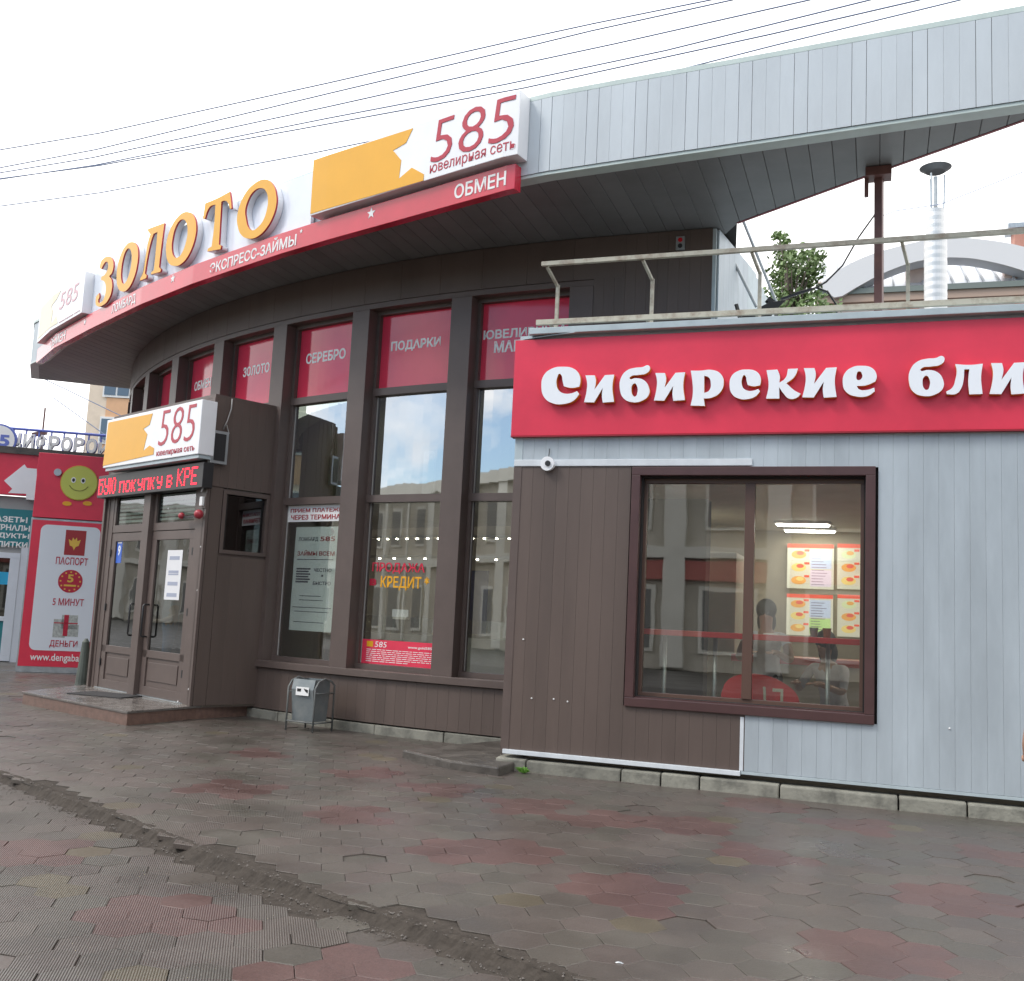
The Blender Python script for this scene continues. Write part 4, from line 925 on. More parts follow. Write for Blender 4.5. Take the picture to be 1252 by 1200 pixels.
for (s0, s1) in ((0.28, 1.359), (1.561, VW-0.262)):
    f = MB(); VF.box(f, s0, s1, 2.45, 2.56, -0.09, -0.015); VF.box(f, s0, s1, 3.0, 3.06, -0.09, -0.015); VF.box(f, s0, s0+0.07, 2.56, 3.0, -0.09, -0.015); VF.box(f, s1-0.07, s1, 2.56, 3.0, -0.09, -0.015)
    tw = f.build('transom_window', M_brownf, ve, 0.003); P1(VF, 'pane', G_door, tw, s0+0.07, s1-0.07, 2.56, 3.0, -0.05, -0.044)
    bl = MB()
    for j in range(7): VF.box(bl, s0+0.08, s1-0.08, 2.60+j*0.055, 2.63+j*0.055, -0.085, -0.07)
    bl.build('blind', mat('grey_blind', (0.5, 0.5, 0.47), 0.6), tw)
P1(VF, 'threshold', M_metal, ve, 0.2, VW-0.2, ZP+0.002, ZP+0.018, -0.09, 0.0)
# side wall with window
sw0, sw1, sz0, sz1 = 0.27, 0.88, 2.19, 2.93
sm_ = MB(); VS.box(sm_, 0.0, 1.05, ZP-0.03, sz0, -0.08, 0.0); VS.box(sm_, 0.0, 1.05, sz1, 3.0, -0.08, 0.0); VS.box(sm_, 0.0, sw0, sz0, sz1, -0.08, 0.0); VS.box(sm_, sw1, 1.05, sz0, sz1, -0.08, 0.0)
sm_.build('side_wall', M_brownf, ve)
s = 0.02
while s < 0.99: plank(VS, s+0.062, 0.124, 3.01, ZV, M_brown, ve, off=0.0); s += 0.125
P1(VS, 'corner_trim', M_brownf, ve, -0.02, 0.02, ZP, ZV, -0.02, 0.028, 0.003)
for a_, b_ in ((0.03, sw0-0.06),): 
    plank(VS, (a_+b_)/2, b_-a_, ZP, 3.0, M_brown, ve, off=0.0)
s = sw0-0.055
while s < 1.0: plank(VS, s+0.1, 0.2, ZP, sz0-0.09, M_brown, ve, off=0.0); s += 0.2
f = MB(); VS.box(f, sw0-0.05, sw1+0.05, sz0-0.05, sz0, -0.06, 0.03); VS.box(f, sw0-0.05, sw1+0.05, sz1, sz1+0.05, -0.06, 0.03); VS.box(f, sw0-0.05, sw0, sz0, sz1, -0.06, 0.03); VS.box(f, sw1, sw1+0.05, sz0, sz1, -0.06, 0.03)
sw_ = f.build('side_window', M_brownf, ve, 0.003); P1(VS, 'pane', G_dark, sw_, sw0, sw1, sz0, sz1, -0.045, -0.04)
P1(VS, 'interior_shade_sheet', M_dark, sw_, sw0, sw1, sz0, sz1, -0.4, -0.3)  # near-black sheet standing in for the shade behind the side window
P1(VL, 'left_wall', M_brownf, ve, 0, VL.L[-1], ZP-0.17, ZV, -0.08, 0.0)
# top cap + roof
q = [O_ + U_*VW, O_, O_ + Wn*1.0, O_ + U_*VW + Wn*1.0]
mb = MB(); mb.add([(v.x, v.y, ZV+0.002) for v in q] + [(v.x, v.y, ZV+0.05) for v in q], [(0, 1, 2, 3), (7, 6, 5, 4), (0, 4, 5, 1), (1, 5, 6, 2), (2, 6, 7, 3), (3, 7, 4, 0)]); mb.build('roof_cap', M_brownf, ve)
mb = MB(); mb.add([(v.x, v.y, ZP-0.02) for v in q] + [(v.x, v.y, ZP) for v in q], [(0, 1, 2, 3), (7, 6, 5, 4), (0, 4, 5, 1), (1, 5, 6, 2), (2, 6, 7, 3), (3, 7, 4, 0)]); mb.build('inner_floor', M_floor_in, ve)
BWV = Path([tuple(O_ + U_*VW + Wn*1.9), tuple(O_ + Wn*1.9)]); P1(BWV, 'inner_wall', M_beige, ve, 0.0, VW, 0.1, 3.0, -0.05, 0.0)
mb = MB()
for x_, y_ in ((206, 622), (246, 669), (242, 722), (231, 843), (218, 858), (182, 622)): 
    s_, z_ = VF.px(x_, y_, 0.0)
    if s_ > VW: s_, z_ = VS.px(x_, y_, 0.02); p = VS.at(s_, z_, 0.022)
    else: p = VF.at(s_, z_, 0.004)
    mb.sphere(p, 0.012, 6)
mb.build('screw_heads', M_white, ve)
# step platform
st_ = thing('entrance_step', 'low brown granite step with a wet grey top in front of the door', 'step', (-9.5, 11, 0))
pl = [Vector((-10.95, 11.27)), Vector((-8.36, 10.24)), Vector((-8.24, 11.40)), Vector((-7.98, 12.25)), Vector((-9.2, 13.0)), Vector((-11.3, 12.9))]
mb = MB(); n_ = len(pl)
mb.add([(v.x, v.y, -0.05) for v in pl] + [(v.x, v.y, ZP-0.032) for v in pl], [tuple(range(n_)), tuple(range(2*n_-1, n_-1, -1))] + [(i, (i+1) % n_, n_+(i+1) % n_, n_+i) for i in range(n_)]); mb.build('riser', M_granite, st_)
ct = sum(pl, Vector((0, 0)))/n_; pe = [v + (v-ct).normalized()*0.02 for v in pl]
mb = MB(); mb.add([(v.x, v.y, ZP-0.031) for v in pe] + [(v.x, v.y, ZP-0.003) for v in pe], [tuple(range(n_)), tuple(range(2*n_-1, n_-1, -1))] + [(i, (i+1) % n_, n_+(i+1) % n_, n_+i) for i in range(n_)]); mb.build('tread', M_granite_top, st_, 0.004)
# slabs seen on the tread edge
mb = MB()
c = at_z(130, 850, ZP); mb.box(c.x-0.45, c.x+0.45, c.y-0.25, c.y+0.25, ZP-0.002, ZP+0.012)
mt = mb.build('door_mat', mat('black_rubber_mat', (0.03, 0.03, 0.032), 0.6, bump=0.8, bscale=120), None, 0.004); tag(mt, 'thin black mat lying on the step before the door', 'door mat')

# entrance sign box
es = thing('entrance_sign', 'white light box with yellow panel and 585 above the entrance door', 'sign', VF.at(1.5, 3.5, 0.2))
q = [VF.px(*p, 0.27) for p in ((126, 574), (244, 553), (246, 489), (131, 514))]
s0, s1 = (q[0][0]+q[3][0])/2, (q[1][0]+q[2][0])/2; z0, z1 = (q[0][1]+q[1][1])/2, (q[2][1]+q[3][1])/2
P1(VF, 'light_box', M_sw, es, s0, s1, z0, z1, 0.05, 0.27, 0.008)
P1(VF, 'lower_lip', M_greytrim, es, s0+0.05, s1-0.02, z0-0.05, z0-0.001, 0.08, 0.25, 0.004)
Y2 = crop(120, 380, 6, [(78,822,1),(402,755,1),(378,838,1),(333,868,1),(362,908,1),(332,1030,1),(378,990,1),(411,1010,1),(407,1056,1),(36,1140,1)])
shape(VF, [on(VF, Y2, 0.27)], 0.271, 0.275, M_yel, es, 'yellow_panel')
textpx(VF, '585', (193, 546), (241, 493), 0.271, M_crim, es, bold=-0.014, shear=0.1, name='digits')
textpx(VF, 'ювелирная сеть', (191, 560), (238, 545), 0.271, M_crim, es, bold=0.004, name='small_lettering')
# LED ticker
q = [VF.px(*p, 0.15) for p in ((120, 611), (245, 594), (247, 568), (122, 580))]
s0, s1 = q[3][0]-0.02, q[1][0]+0.04; z0, z1 = (q[0][1]+q[1][1])/2, (q[2][1]+q[3][1])/2
z1 = z0+0.47 if z1-z0 > 0.47 else z1
ld = thing('led_ticker', 'black ticker display with running red dot letters over the door', 'display', VF.at(1.5, z0, 0.1))
P1(VF, 'case', M_black, ld, s0, s1, z0, z1, 0.002, 0.15, 0.006)
FONT = {'Б': ['#####', '#....', '####.', '#...#', '#...#', '#...#', '####.'], 'У': ['#...#', '#...#', '#...#', '.####', '....#', '#...#', '.###.'], 'Ю': ['#..##.', '#.#..#', '#.#..#', '###..#', '#.#..#', '#.#..#', '#..##.'],
 'п': ['.....', '.....', '#####', '#...#', '#...#', '#...#', '#...#'], 'о': ['.....', '.....', '.###.', '#...#', '#...#', '#...#', '.###.'], 'к': ['.....', '.....', '#..#.', '#.#..', '##...', '#.#..', '#..#.'],
 'у': ['.....', '.....', '#...#', '#...#', '.####', '....#', '.###.'], 'в': ['.....', '.....', '####.', '#...#', '####.', '#...#', '####.'], 'К': ['#...#', '#..#.', '#.#..', '##...', '#.#..', '#..#.', '#...#'],
 'Р': ['####.', '#...#', '#...#', '####.', '#....', '#....', '#....'], 'Е': ['#####', '#....', '#....', '####.', '#....', '#....', '#####'], ' ': ['...']*7}
msg = 'БУЮ покупку в КРЕ'
cols = []
for ch in msg:
    g = FONT[ch]; 
    for i in range(len(g[0])): cols.append([row[i] == '#' for row in g])
    if ch != ' ': cols.append([False]*7)
M_ledr = mat('led_red_dot', (1.0, 0.02, 0.05), 0.5, emit=1.6)
mb = MB(); la, lb = s0+0.04, s1-0.10; hz = (z1-z0)*0.74; zb_ = z0+(z1-z0)*0.12
dxs = (lb-la)/len(cols); dzs = hz/7
for i, c_ in enumerate(cols):
    for r, v in enumerate(c_):
        if v:
            a_ = la+dxs*i; b_ = zb_+dzs*(6-r); VF.box(mb, a_, a_+dxs*0.72, b_+dzs*0.15, b_+dzs*0.85, 0.151, 0.155)
o = mb.build('dot_lettering', M_ledr, ld); o['kind'] = 'stuff'
# small wall light box on the side (267,548) and cables
s_a, z_a = VS.px(263, 526, 0.10); s_b, z_b = VS.px(277, 569, 0.10)
t = thing('wall_floodlight', 'narrow dark floodlight in a pale frame on the side of the entrance box', 'floodlight', VS.at(s_a, z_b, 0.05))
sc_ = (s_a+s_b)/2
P1(VS, 'frame', M_metal, t, sc_-0.14, sc_+0.10, z_b, z_a, 0.03, 0.11, 0.006); P1(VS, 'dark_glass', M_black, t, sc_-0.10, sc_+0.06, z_b+0.04, z_a-0.04, 0.111, 0.116)
P1(VS, 'mount', M_metal, t, sc_-0.05, sc_+0.02, z_b+0.2, z_b+0.26, 0.001, 0.03)
mb = MB(); mb.tube([VS.at(*VS.px(x_, y_, 0.06), 0.06) for x_, y_ in ((284, 488), (283, 500), (278, 515), (273, 525), (277, 520), (280, 530), (275, 540))], 0.009, 6)
tag(mb.build('white_cable', M_cable, None, smooth=True), 'thin pale cable running down to the wall floodlight beside the entrance sign', 'cable')
mb = MB(); mb.tube([VS.at(*VS.px(x_, y_, 0.05), 0.05) for x_, y_ in ((262, 545), (259, 565), (254, 580), (249, 595), (246, 602))], 0.009, 6)
tag(mb.build('white_cable', M_cable, None, smooth=True), 'thin pale cable hanging beside the ticker display end', 'cable')
# twin red alarm lamps by the right transom
s_, z_ = VF.px(232, 629, 0.08)
t = thing('alarm_lamp', 'pair of small red ball lamps at the top right of the door', 'lamp', VF.at(s_, z_, 0.05))
M_redball = mat('red_ball_plastic', (0.35, 0.03, 0.045), 0.3)
for x_, y_, r_ in ((222, 631, 0.045), (243, 629, 0.062)):
    a_, b_ = VF.px(x_, y_, 0.10); mb = MB(); mb.sphere(VF.at(a_, b_, 0.10), r_, 14); mb.build('ball', M_redball, t, smooth=True)
a_, b_ = VF.px(222, 631, 0.1); c_, d_ = VF.px(243, 629, 0.1); mb = MB(); mb.bar(VF.at(a_, b_-0.02, 0.08), VF.at(c_, d_-0.02, 0.08), 0.03); mb.build('bar', M_black, t)
a_, b_ = VF.px(247, 612, 0.06); t2 = thing('junction_box', 'small pale junction box at the right end of the ticker display', 'junction box', VF.at(a_, b_, 0.03))
P1(VF, 'cover', M_white, t2, a_-0.05, a_+0.02, b_-0.07, b_+0.05, 0.036, 0.07, 0.004); P1(VF, 'back_plate', M_brownf, t2, a_-0.08, a_+0.05, b_-0.1, b_+0.1, 0.001, 0.035)
# opening hours sticker + paper on the doors
a_ = VF.px(148, 660, -0.04); b_ = VF.px(144, 690, -0.04)
M_blue = mat('sticker_blue', (0.03, 0.12, 0.55), 0.3); s_ = vs_(140, 675, -0.04)[0]
c0 = VF.px(136, 661, -0.04); c1 = VF.px(145, 687, -0.04)
t = thing('hours_sticker', 'small blue sticker with a white 9 on the left door glass', 'sticker', VF.at(c0[0], c1[1], -0.04))
c0 = (0.335, c0[1]); c1 = (0.525, c1[1])
P1(VF, 'sheet', M_blue, t, 0.43, 0.60, c1[1]-0.02, c0[1]+0.02, -0.043, -0.041)
text(VF, '9', 0.475, 0.555, c1[1]+0.09, c0[1]-0.08, -0.0405, M_white, t, depth=0.001, bold=0.03, name='digit')
P1(VF, 'white_bar', M_white, t, 0.45, 0.58, c0[1]-0.05, c0[1]-0.03, -0.0405, -0.0395)
c0 = VF.px(205, 673, -0.04); c1 = VF.px(219, 736, -0.04)
t = thing('paper_notice', 'tall white paper notice taped to the right door glass', 'notice', VF.at(c0[0], c1[1], -0.04))
P1(VF, 'sheet', mat('paper_white', (0.72, 0.72, 0.74), 0.6), t, c0[0]+0.01, c1[0]-0.02, c1[1]+0.02, c0[1], -0.043, -0.041)
ln = MB()
for k_, h_ in ((0.12, 0.05), (0.40, 0.035), (0.46, 0.02), (0.62, 0.05), (0.84, 0.05)):
    zz_ = c0[1] - (c0[1]-c1[1])*k_; P1(VF, 'printed_block', mat('print_grey_blue', (0.35, 0.38, 0.48), 0.6), t, c0[0]+0.08, c1[0]-0.09, zz_-h_, zz_, -0.0405, -0.0395)

# ================================================================== POSTERS IN THE SHOP WINDOWS
gi = GO+0.002
def px_rect(W, a, b, off):
    p, q = W.px(*a, off), W.px(*b, off); return p[0], q[0], q[1], p[1]
k2s0, k2s1 = bays[2][1], bays[2][2]; k1s0, k1s1 = bays[1][1], bays[1][2]
zA = SH.px(380, 616, GO)[1]; zB = SH.px(380, 638, GO)[1]
t = thing('terminal_banner', 'white banner with red serif words at the top of the lower pane', 'banner', SH.at(k2s0, zB, GO))
P1(SH, 'sheet', M_white, t, k2s0+0.005, k2s1-0.005, zB, min(zA, Z1a-0.005), gi, gi+0.003)
M_tred = mat('print_dark_red', (0.38, 0.02, 0.03), 0.5)
zA = min(zA, Z1a-0.005); hh = zA-zB
text(SH, 'ПРИЕМ ПЛАТЕЖЕЙ', k2s0+0.06, SH.px(424, 630, GO)[0], zB+hh*0.57, zB+hh*0.87, gi+0.0035, M_tred, t, bold=0.012)
text(SH, 'ЧЕРЕЗ ТЕРМИНАЛ', k2s0+0.08, SH.px(422, 630, GO)[0], zB+hh*0.12, zB+hh*0.42, gi+0.0035, M_tred, t, bold=0.012)
a_ = SH.px(350, 645, GO)[1]; b_ = SH.px(350, 770, GO)[1]; pw = k2s1-k2s0
t = thing('loan_poster', 'large pale grey poster offering loans behind the lower pane', 'poster', SH.at(k2s0, b_, GO))
ps0, ps1 = k2s0+pw*0.15, SH.px(410, 700, GO)[0]
M_poster = mat('poster_pale_green', (0.80, 0.86, 0.84), 0.5)
P1(SH, 'sheet', M_poster, t, ps0, ps1, b_, a_, GO-0.02, GO-0.012)
ph = a_-b_; M_pdark = mat('print_slate', (0.10, 0.11, 0.15), 0.5)
def pt(txt, x0, x1, y0, y1, m): text(SH, txt, ps0+(ps1-ps0)*x0, ps0+(ps1-ps0)*x1, b_+ph*y0, b_+ph*y1, GO-0.0119, m, t, depth=0.002, bold=0.012)
pt('ЛОМБАРД', 0.08, 0.55, 0.855, 0.90, M_pdark); pt('585', 0.6, 0.93, 0.86, 0.905, M_tred); pt('ЗАЙМЫ ВСЕМ', 0.08, 0.94, 0.72, 0.775, M_tred)
pt('ЧЕСТНО', 0.50, 0.90, 0.565, 0.60, M_pdark); pt('и', 0.68, 0.72, 0.52, 0.54, M_pdark); pt('БЫСТРО', 0.50, 0.90, 0.44, 0.475, M_pdark)
ln = MB(); pw_ = ps1-ps0
for y_, x0_, x1_ in ((0.68, 0.08, 0.92), (0.33, 0.2, 0.7), (0.29, 0.2, 0.75), (0.22, 0.05, 0.95), (0.18, 0.1, 0.9), (0.08, 0.1, 0.8)): SH.box(ln, ps0+pw_*x0_, ps0+pw_*x1_, b_+ph*y_, b_+ph*(y_+0.006), GO-0.0119, GO-0.0105)
for j in range(6): SH.box(ln, ps0+pw_*0.08, ps0+pw_*(0.38+0.04*(j % 2)), b_+ph*(0.46+0.025*j), b_+ph*(0.475+0.025*j), GO-0.0119, GO-0.0105)
ln.build('printed_lines', M_pdark, t)
# credit lettering
t = thing('credit_lettering', 'red and yellow words about buying on credit stuck to the glass', 'window lettering', SH.at(k1s0, 1.5, GO))
textpx(SH, 'ПРОДАЖА', (455, 701), (520, 689), gi, mat('glass_letter_red', (0.60, 0.02, 0.06), 0.35), t, bold=0.014); textpx(SH, 'в', (452, 716), (461, 708), gi, M_crim, t, bold=0.05)
textpx(SH, 'КРЕДИТ *', (465, 721), (525, 706), gi, M_yel, t, bold=0.018)
zA = SH.px(470, 783, GO)[1]; zB = ZS+0.055
t = thing('red_window_sticker', 'red strip with 585 and a web address along the bottom of the pane', 'window sticker', SH.at(k1s0, zB, GO))
P1(SH, 'sheet', M_redfilm, t, k1s0, k1s1, zB, zA, gi, gi+0.002); hh = zA-zB; pw = k1s1-k1s0
P1(SH, 'yellow_square', M_yel, t, k1s0+pw*0.07, k1s0+pw*0.155, zB+hh*0.70, zB+hh*0.93, gi+0.0021, gi+0.003)
text(SH, '585', k1s0+pw*0.18, k1s0+pw*0.34, zB+hh*0.70, zB+hh*0.93, gi+0.0021, M_white, t, depth=0.001, bold=0.0, shear=0.1, name='digits')
text(SH, 'www.gold585.ru', k1s0+pw*0.62, k1s0+pw*0.98, zB+hh*0.70, zB+hh*0.83, gi+0.0021, M_white, t, depth=0.001, bold=0.015)
ln = MB()
for j in range(7):
    x_ = 0.07
    while x_ < (0.93 if j < 6 else 0.6):
        w_ = random.uniform(0.03, 0.09); SH.box(ln, k1s0+pw*x_, k1s0+pw*min(0.96, x_+w_), zB+hh*(0.58-0.08*j), zB+hh*(0.605-0.08*j), gi+0.0021, gi+0.003); x_ += w_+0.012
ln.build('small_print', M_white, t)
c0 = SH.px(478, 745, GO-0.1); c1 = SH.px(497, 755, GO-0.1); t = thing('price_card', 'small white card standing on the display case behind the glass', 'card', SH.at(c0[0], c1[1], GO-0.3))
P1(SH, 'sheet', M_white, t, c0[0], c1[0], c1[1], c0[1], GO-0.14, GO-0.13)
P1(SH, 'stand', M_cream, t, c0[0]+0.02, c1[0]-0.02, c1[1]-0.03, c1[1]-0.001, GO-0.2, GO-0.12)

# ================================================================== LITTER BIN
M_bin = mat('scuffed_grey_bin_paint', (0.19, 0.215, 0.225), 0.45, 0.3, dirt=0.6, dscale=7, dcol=(0.30, 0.31, 0.30), bump=0.15, bscale=30)
M_binf = mat('bin_frame_paint', (0.13, 0.14, 0.14), 0.5, dirt=0.4, dscale=12, dcol=(0.25, 0.23, 0.2))
BX = Vector((-6.36, 11.12)); bu = Vector((-0.40, 0.07)).normalized(); bw = Vector((0.07, 0.40)).normalized()
W0, D0 = 0.40, 0.33
def Bp(a, b, z): p = BX + bu*a + bw*b; return Vector((p.x, p.y, z))
bn = thing('litter_bin', 'battered grey metal bin on a tube frame standing against the shop wall', 'litter bin', (BX.x, BX.y, 0))
ins, ins2 = 0.015, 0.05
q = [(-0.0+0.03, 0.03), (W0-0.0, 0.03), (W0, D0-0.03), (0.03, D0-0.03)]
b0_ = [Bp(0.04, 0.05, 0.12), Bp(W0-0.02, 0.05, 0.12), Bp(W0-0.02, D0-0.05, 0.12), Bp(0.04, D0-0.05, 0.12)]
b1_ = [Bp(0.04, 0.0, 0.50), Bp(W0-0.02, 0.0, 0.50), Bp(W0-0.02, D0-0.02, 0.50), Bp(0.04, D0-0.02, 0.50)]
b2_ = [Bp(0.04, 0.03, 0.62), Bp(W0-0.02, 0.03, 0.62), Bp(W0-0.02, D0-0.02, 0.62), Bp(0.04, D0-0.02, 0.62)]
mb = MB(); mb.add(b0_+b1_+b2_, [(0, 1, 2, 3)] + [(r+i, r+(i+1) % 4, r+4+(i+1) % 4, r+4+i) for r in (0, 4) for i in range(4)]); bo = mb.build('body', M_bin, bn)
sm2 = bo.modifiers.new('thickness', 'SOLIDIFY'); sm2.thickness = 0.006
mb = MB()
for a_ in (0.0, W0+0.02):
    mb.tube([Bp(a_, -0.01, 0.0), Bp(a_, -0.01, 0.52), Bp(a_, 0.05, 0.60), Bp(a_, D0/2, 0.635), Bp(a_, D0-0.04, 0.60), Bp(a_, D0+0.02, 0.55), Bp(a_, D0+0.02, 0.0)], 0.012, 8)
    mb.tube([Bp(a_, -0.01, 0.11), Bp(a_, D0+0.02, 0.11)], 0.010, 6); mb.tube([Bp(a_, -0.01, 0.46), Bp(a_, D0+0.02, 0.46)], 0.010, 6)
mb.tube([Bp(0, -0.01, 0.115), Bp(W0+0.02, -0.01, 0.115)], 0.01, 6); mb.build('tube_frame', M_binf, bn, smooth=True)
LBF = Path([tuple(BX+bu*W0), tuple(BX)])
mb = MB(); vq = [LBF.at(0.10, 0.43, 0.013), LBF.at(0.30, 0.43, 0.013), LBF.at(0.30, 0.53, 0.010), LBF.at(0.10, 0.53, 0.010)]
mb.add(vq + [v + Vector((0.0006, 0.003, 0)) for v in vq], [(0, 1, 2, 3), (7, 6, 5, 4), (0, 4, 5, 1), (1, 5, 6, 2), (2, 6, 7, 3), (3, 7, 4, 0)]); mb.build('label_sticker', M_white, bn)
mb = MB(); LBF.box(mb, 0.12, 0.18, 0.475, 0.51, 0.0135, 0.0145); LBF.quad(mb, [(0.22, 0.515), (0.29, 0.50), (0.285, 0.46), (0.25, 0.48)], 0.0135, 0.0145); mb.build('sticker_print', M_black, bn)
# concrete slab beside the kiosk corner
mb = MB(); pl2 = [at_z(502, 929, 0.07), at_z(560, 934, 0.07), at_z(616, 938, 0.07), Vector((-3.2, 9.9, 0.07)), Vector((-3.5, 11.3, 0.07)), Vector((-4.45, 11.30, 0.07)), ]
pl2 = [Vector((-4.62, 9.93, 0)), Vector((-3.9, 9.50, 0)), Vector((-3.36, 9.40, 0)), Vector((-3.34, 9.9, 0)), Vector((-3.5, 11.25, 0)), Vector((-4.1, 11.33, 0))]
n_ = len(pl2); mb.add([(v.x, v.y, -0.05) for v in pl2] + [(v.x, v.y, 0.085) for v in pl2], [tuple(range(n_)), tuple(range(2*n_-1, n_-1, -1))] + [(i, (i+1) % n_, n_+(i+1) % n_, n_+i) for i in range(n_)])
tag(mb.build('concrete_slab', M_ledge, None, 0.02), 'low dark concrete slab between the last glazed bay and the kiosk corner', 'slab')
mb = MB(); c = at_z(629, 940, 0.0); mb.box(c.x-0.16, c.x+0.10, c.y-0.1, c.y+0.2, -0.03, 0.12); tag(mb.build('corner_block', M_concrete, None, 0.03), 'rough concrete block under the left corner of the kiosk', 'block')
# weed
mb = MB(); c = at_z(641, 946, 0.0)
for i in range(26):
    a_ = random.uniform(0, 6.28); l_ = random.uniform(0.04, 0.1); e = c + Vector((math.cos(a_)*l_, math.sin(a_)*l_, random.uniform(0.02, 0.06))); m_ = (c+e)/2 + Vector((0, 0, 0.03)); sd_ = Vector((-math.sin(a_), math.cos(a_), 0))*0.011
    mb.add([c, m_+sd_, e, m_-sd_], [(0, 1, 2), (0, 2, 3)])
tag(mb.build('weed', mat('weed_leaf', (0.12, 0.28, 0.04), 0.5), None), 'small bright green weed growing at the kiosk corner', 'weed')

# ================================================================== LEFT NEIGHBOURS
# bank poster stand
g0 = at_z(18, 824, 0.0); g1 = at_z(99, 822, 0.0)
g0 = Vector((-15.42, 15.55, 0)); 
g1 = Vector((-14.25, 16.35, 0))
PSs = Path([(g0.x, g0.y), (g1.x, g1.y)])
off = 0.0
ztop = PSs.px(47, 553)[1]; zmid = PSs.px(40, 632)[1]; zlow = PSs.px(19, 815)[1]
sL = PSs.px(18, 822)[0]; sRt = PSs.px(128, 640)[0]
pb = thing('poster_stand', 'tall red framed poster stand listing passport, five minutes and money', 'poster stand', (g0.x, g0.y, 0))
P1(PSs, 'case', M_metal, pb, sL, sRt, 0.0, zmid-0.01, -0.5, -0.03, 0.01)
P1(PSs, 'red_sheet', M_red, pb, sL+0.03, sRt-0.03, 0.12, zmid-0.05, -0.029, -0.02)
ww = sRt-sL
def rr_pts(a, b, c, d, r): return [(x_+r*math.cos(R_(q)), y_+r*math.sin(R_(q)), 1) for x_, y_, q0 in ((b-r, c+r, 270), (b-r, d-r, 0), (a+r, d-r, 90), (a+r, c+r, 180)) for q in range(q0, q0+91, 15)]
zc0 = PSs.px(40, 795)[1]; zc1 = PSs.px(50, 641)[1]
ps0_ = PSs.px(36, 780)[0]
M_pw = mat('poster_white', (0.66, 0.70, 0.76), 0.35)
shape(PSs, [[(q[0], q[1], 1) if 0 else q for q in rr_pts(ps0_, sRt-0.06, zc0, zc1, 0.12)]], -0.02, -0.016, M_pw, pb, 'white_sheet')
def pp(x_, y_): return PSs.px(x_, y_, -0.016)
def prect(x0, y0, x1, y1, m, name, o0=-0.016, o1=-0.014):
    a, b = pp(x0, y0), pp(x1, y1); return P1(PSs, name, m, pb, a[0], b[0], b[1], a[1], o0, o1)
prect(81, 648, 103, 680, mat('passport_red', (0.32, 0.02, 0.025), 0.4), 'passport_picture')
a = pp(91, 665); M_goldp = mat('emblem_gold', (0.65, 0.42, 0.06), 0.4)
shape(PSs, [[(a[0]-0.11, a[1]+0.08, 1), (a[0]-0.05, a[1]+0.05, 1), (a[0]-0.035, a[1]+0.12, 1), (a[0], a[1]+0.07, 1), (a[0]+0.035, a[1]+0.12, 1), (a[0]+0.05, a[1]+0.05, 1), (a[0]+0.11, a[1]+0.08, 1), (a[0]+0.08, a[1]-0.04, 1), (a[0]+0.03, a[1]-0.06, 1), (a[0], a[1]-0.13, 1), (a[0]-0.03, a[1]-0.06, 1), (a[0]-0.08, a[1]-0.04, 1)]], -0.014, -0.012, M_goldp, pb, 'eagle_emblem')
textpx(PSs, 'ПАСПОРТ', (68, 690), (108, 683), -0.016, M_crim, pb, bold=0.015)
a = pp(86, 711); b = pp(101, 711); ra = b[0]-a[0]
shape(PSs, [oval(a[0], a[1], ra, ra)], -0.016, -0.013, M_crim, pb, 'round_badge')
text(PSs, '5', a[0]-ra*0.25, a[0]+ra*0.25, a[1]-ra*0.1, a[1]+ra*0.6, -0.013, M_goldp, pb, depth=0.002, bold=0.03, name='digit')
mb = MB()
for k_ in range(12):
    q_ = (a[0]+ra*0.8*math.cos(k_*math.pi/6), a[1]+ra*0.8*math.sin(k_*math.pi/6)); PSs.box(mb, q_[0]-0.014, q_[0]+0.014, q_[1]-0.014, q_[1]+0.014, -0.013, -0.0115)
PSs.box(mb, a[0]-ra*0.5, a[0]+ra*0.5, a[1]-ra*0.45, a[1]-ra*0.3, -0.013, -0.0115); mb.build('badge_dots', M_goldp, pb)
textpx(PSs, '5 МИНУТ', (64, 740), (103, 733), -0.016, M_crim, pb, bold=0.012)
m_not = mat('banknote_grey', (0.42, 0.44, 0.42), 0.6, dirt=0.4, dscale=25)
for x0, y0, x1, y1 in ((66, 757, 79, 780), (76, 752, 94, 770), (80, 764, 95, 779)): prect(x0, y0, x1, y1, m_not, 'money_picture', -0.016, -0.0145)
prect(79, 752, 82, 778, M_crim, 'ribbon_picture', -0.0145, -0.0125); prect(66, 761, 95, 763.5, M_crim, 'ribbon_picture', -0.0145, -0.0125)
textpx(PSs, 'ДЕНЬГИ', (60, 792), (95, 784), -0.016, M_crim, pb, bold=0.015)
textpx(PSs, 'www.dengabank', (36, 810), (108, 801), -0.019, M_white, pb, bold=0.012)
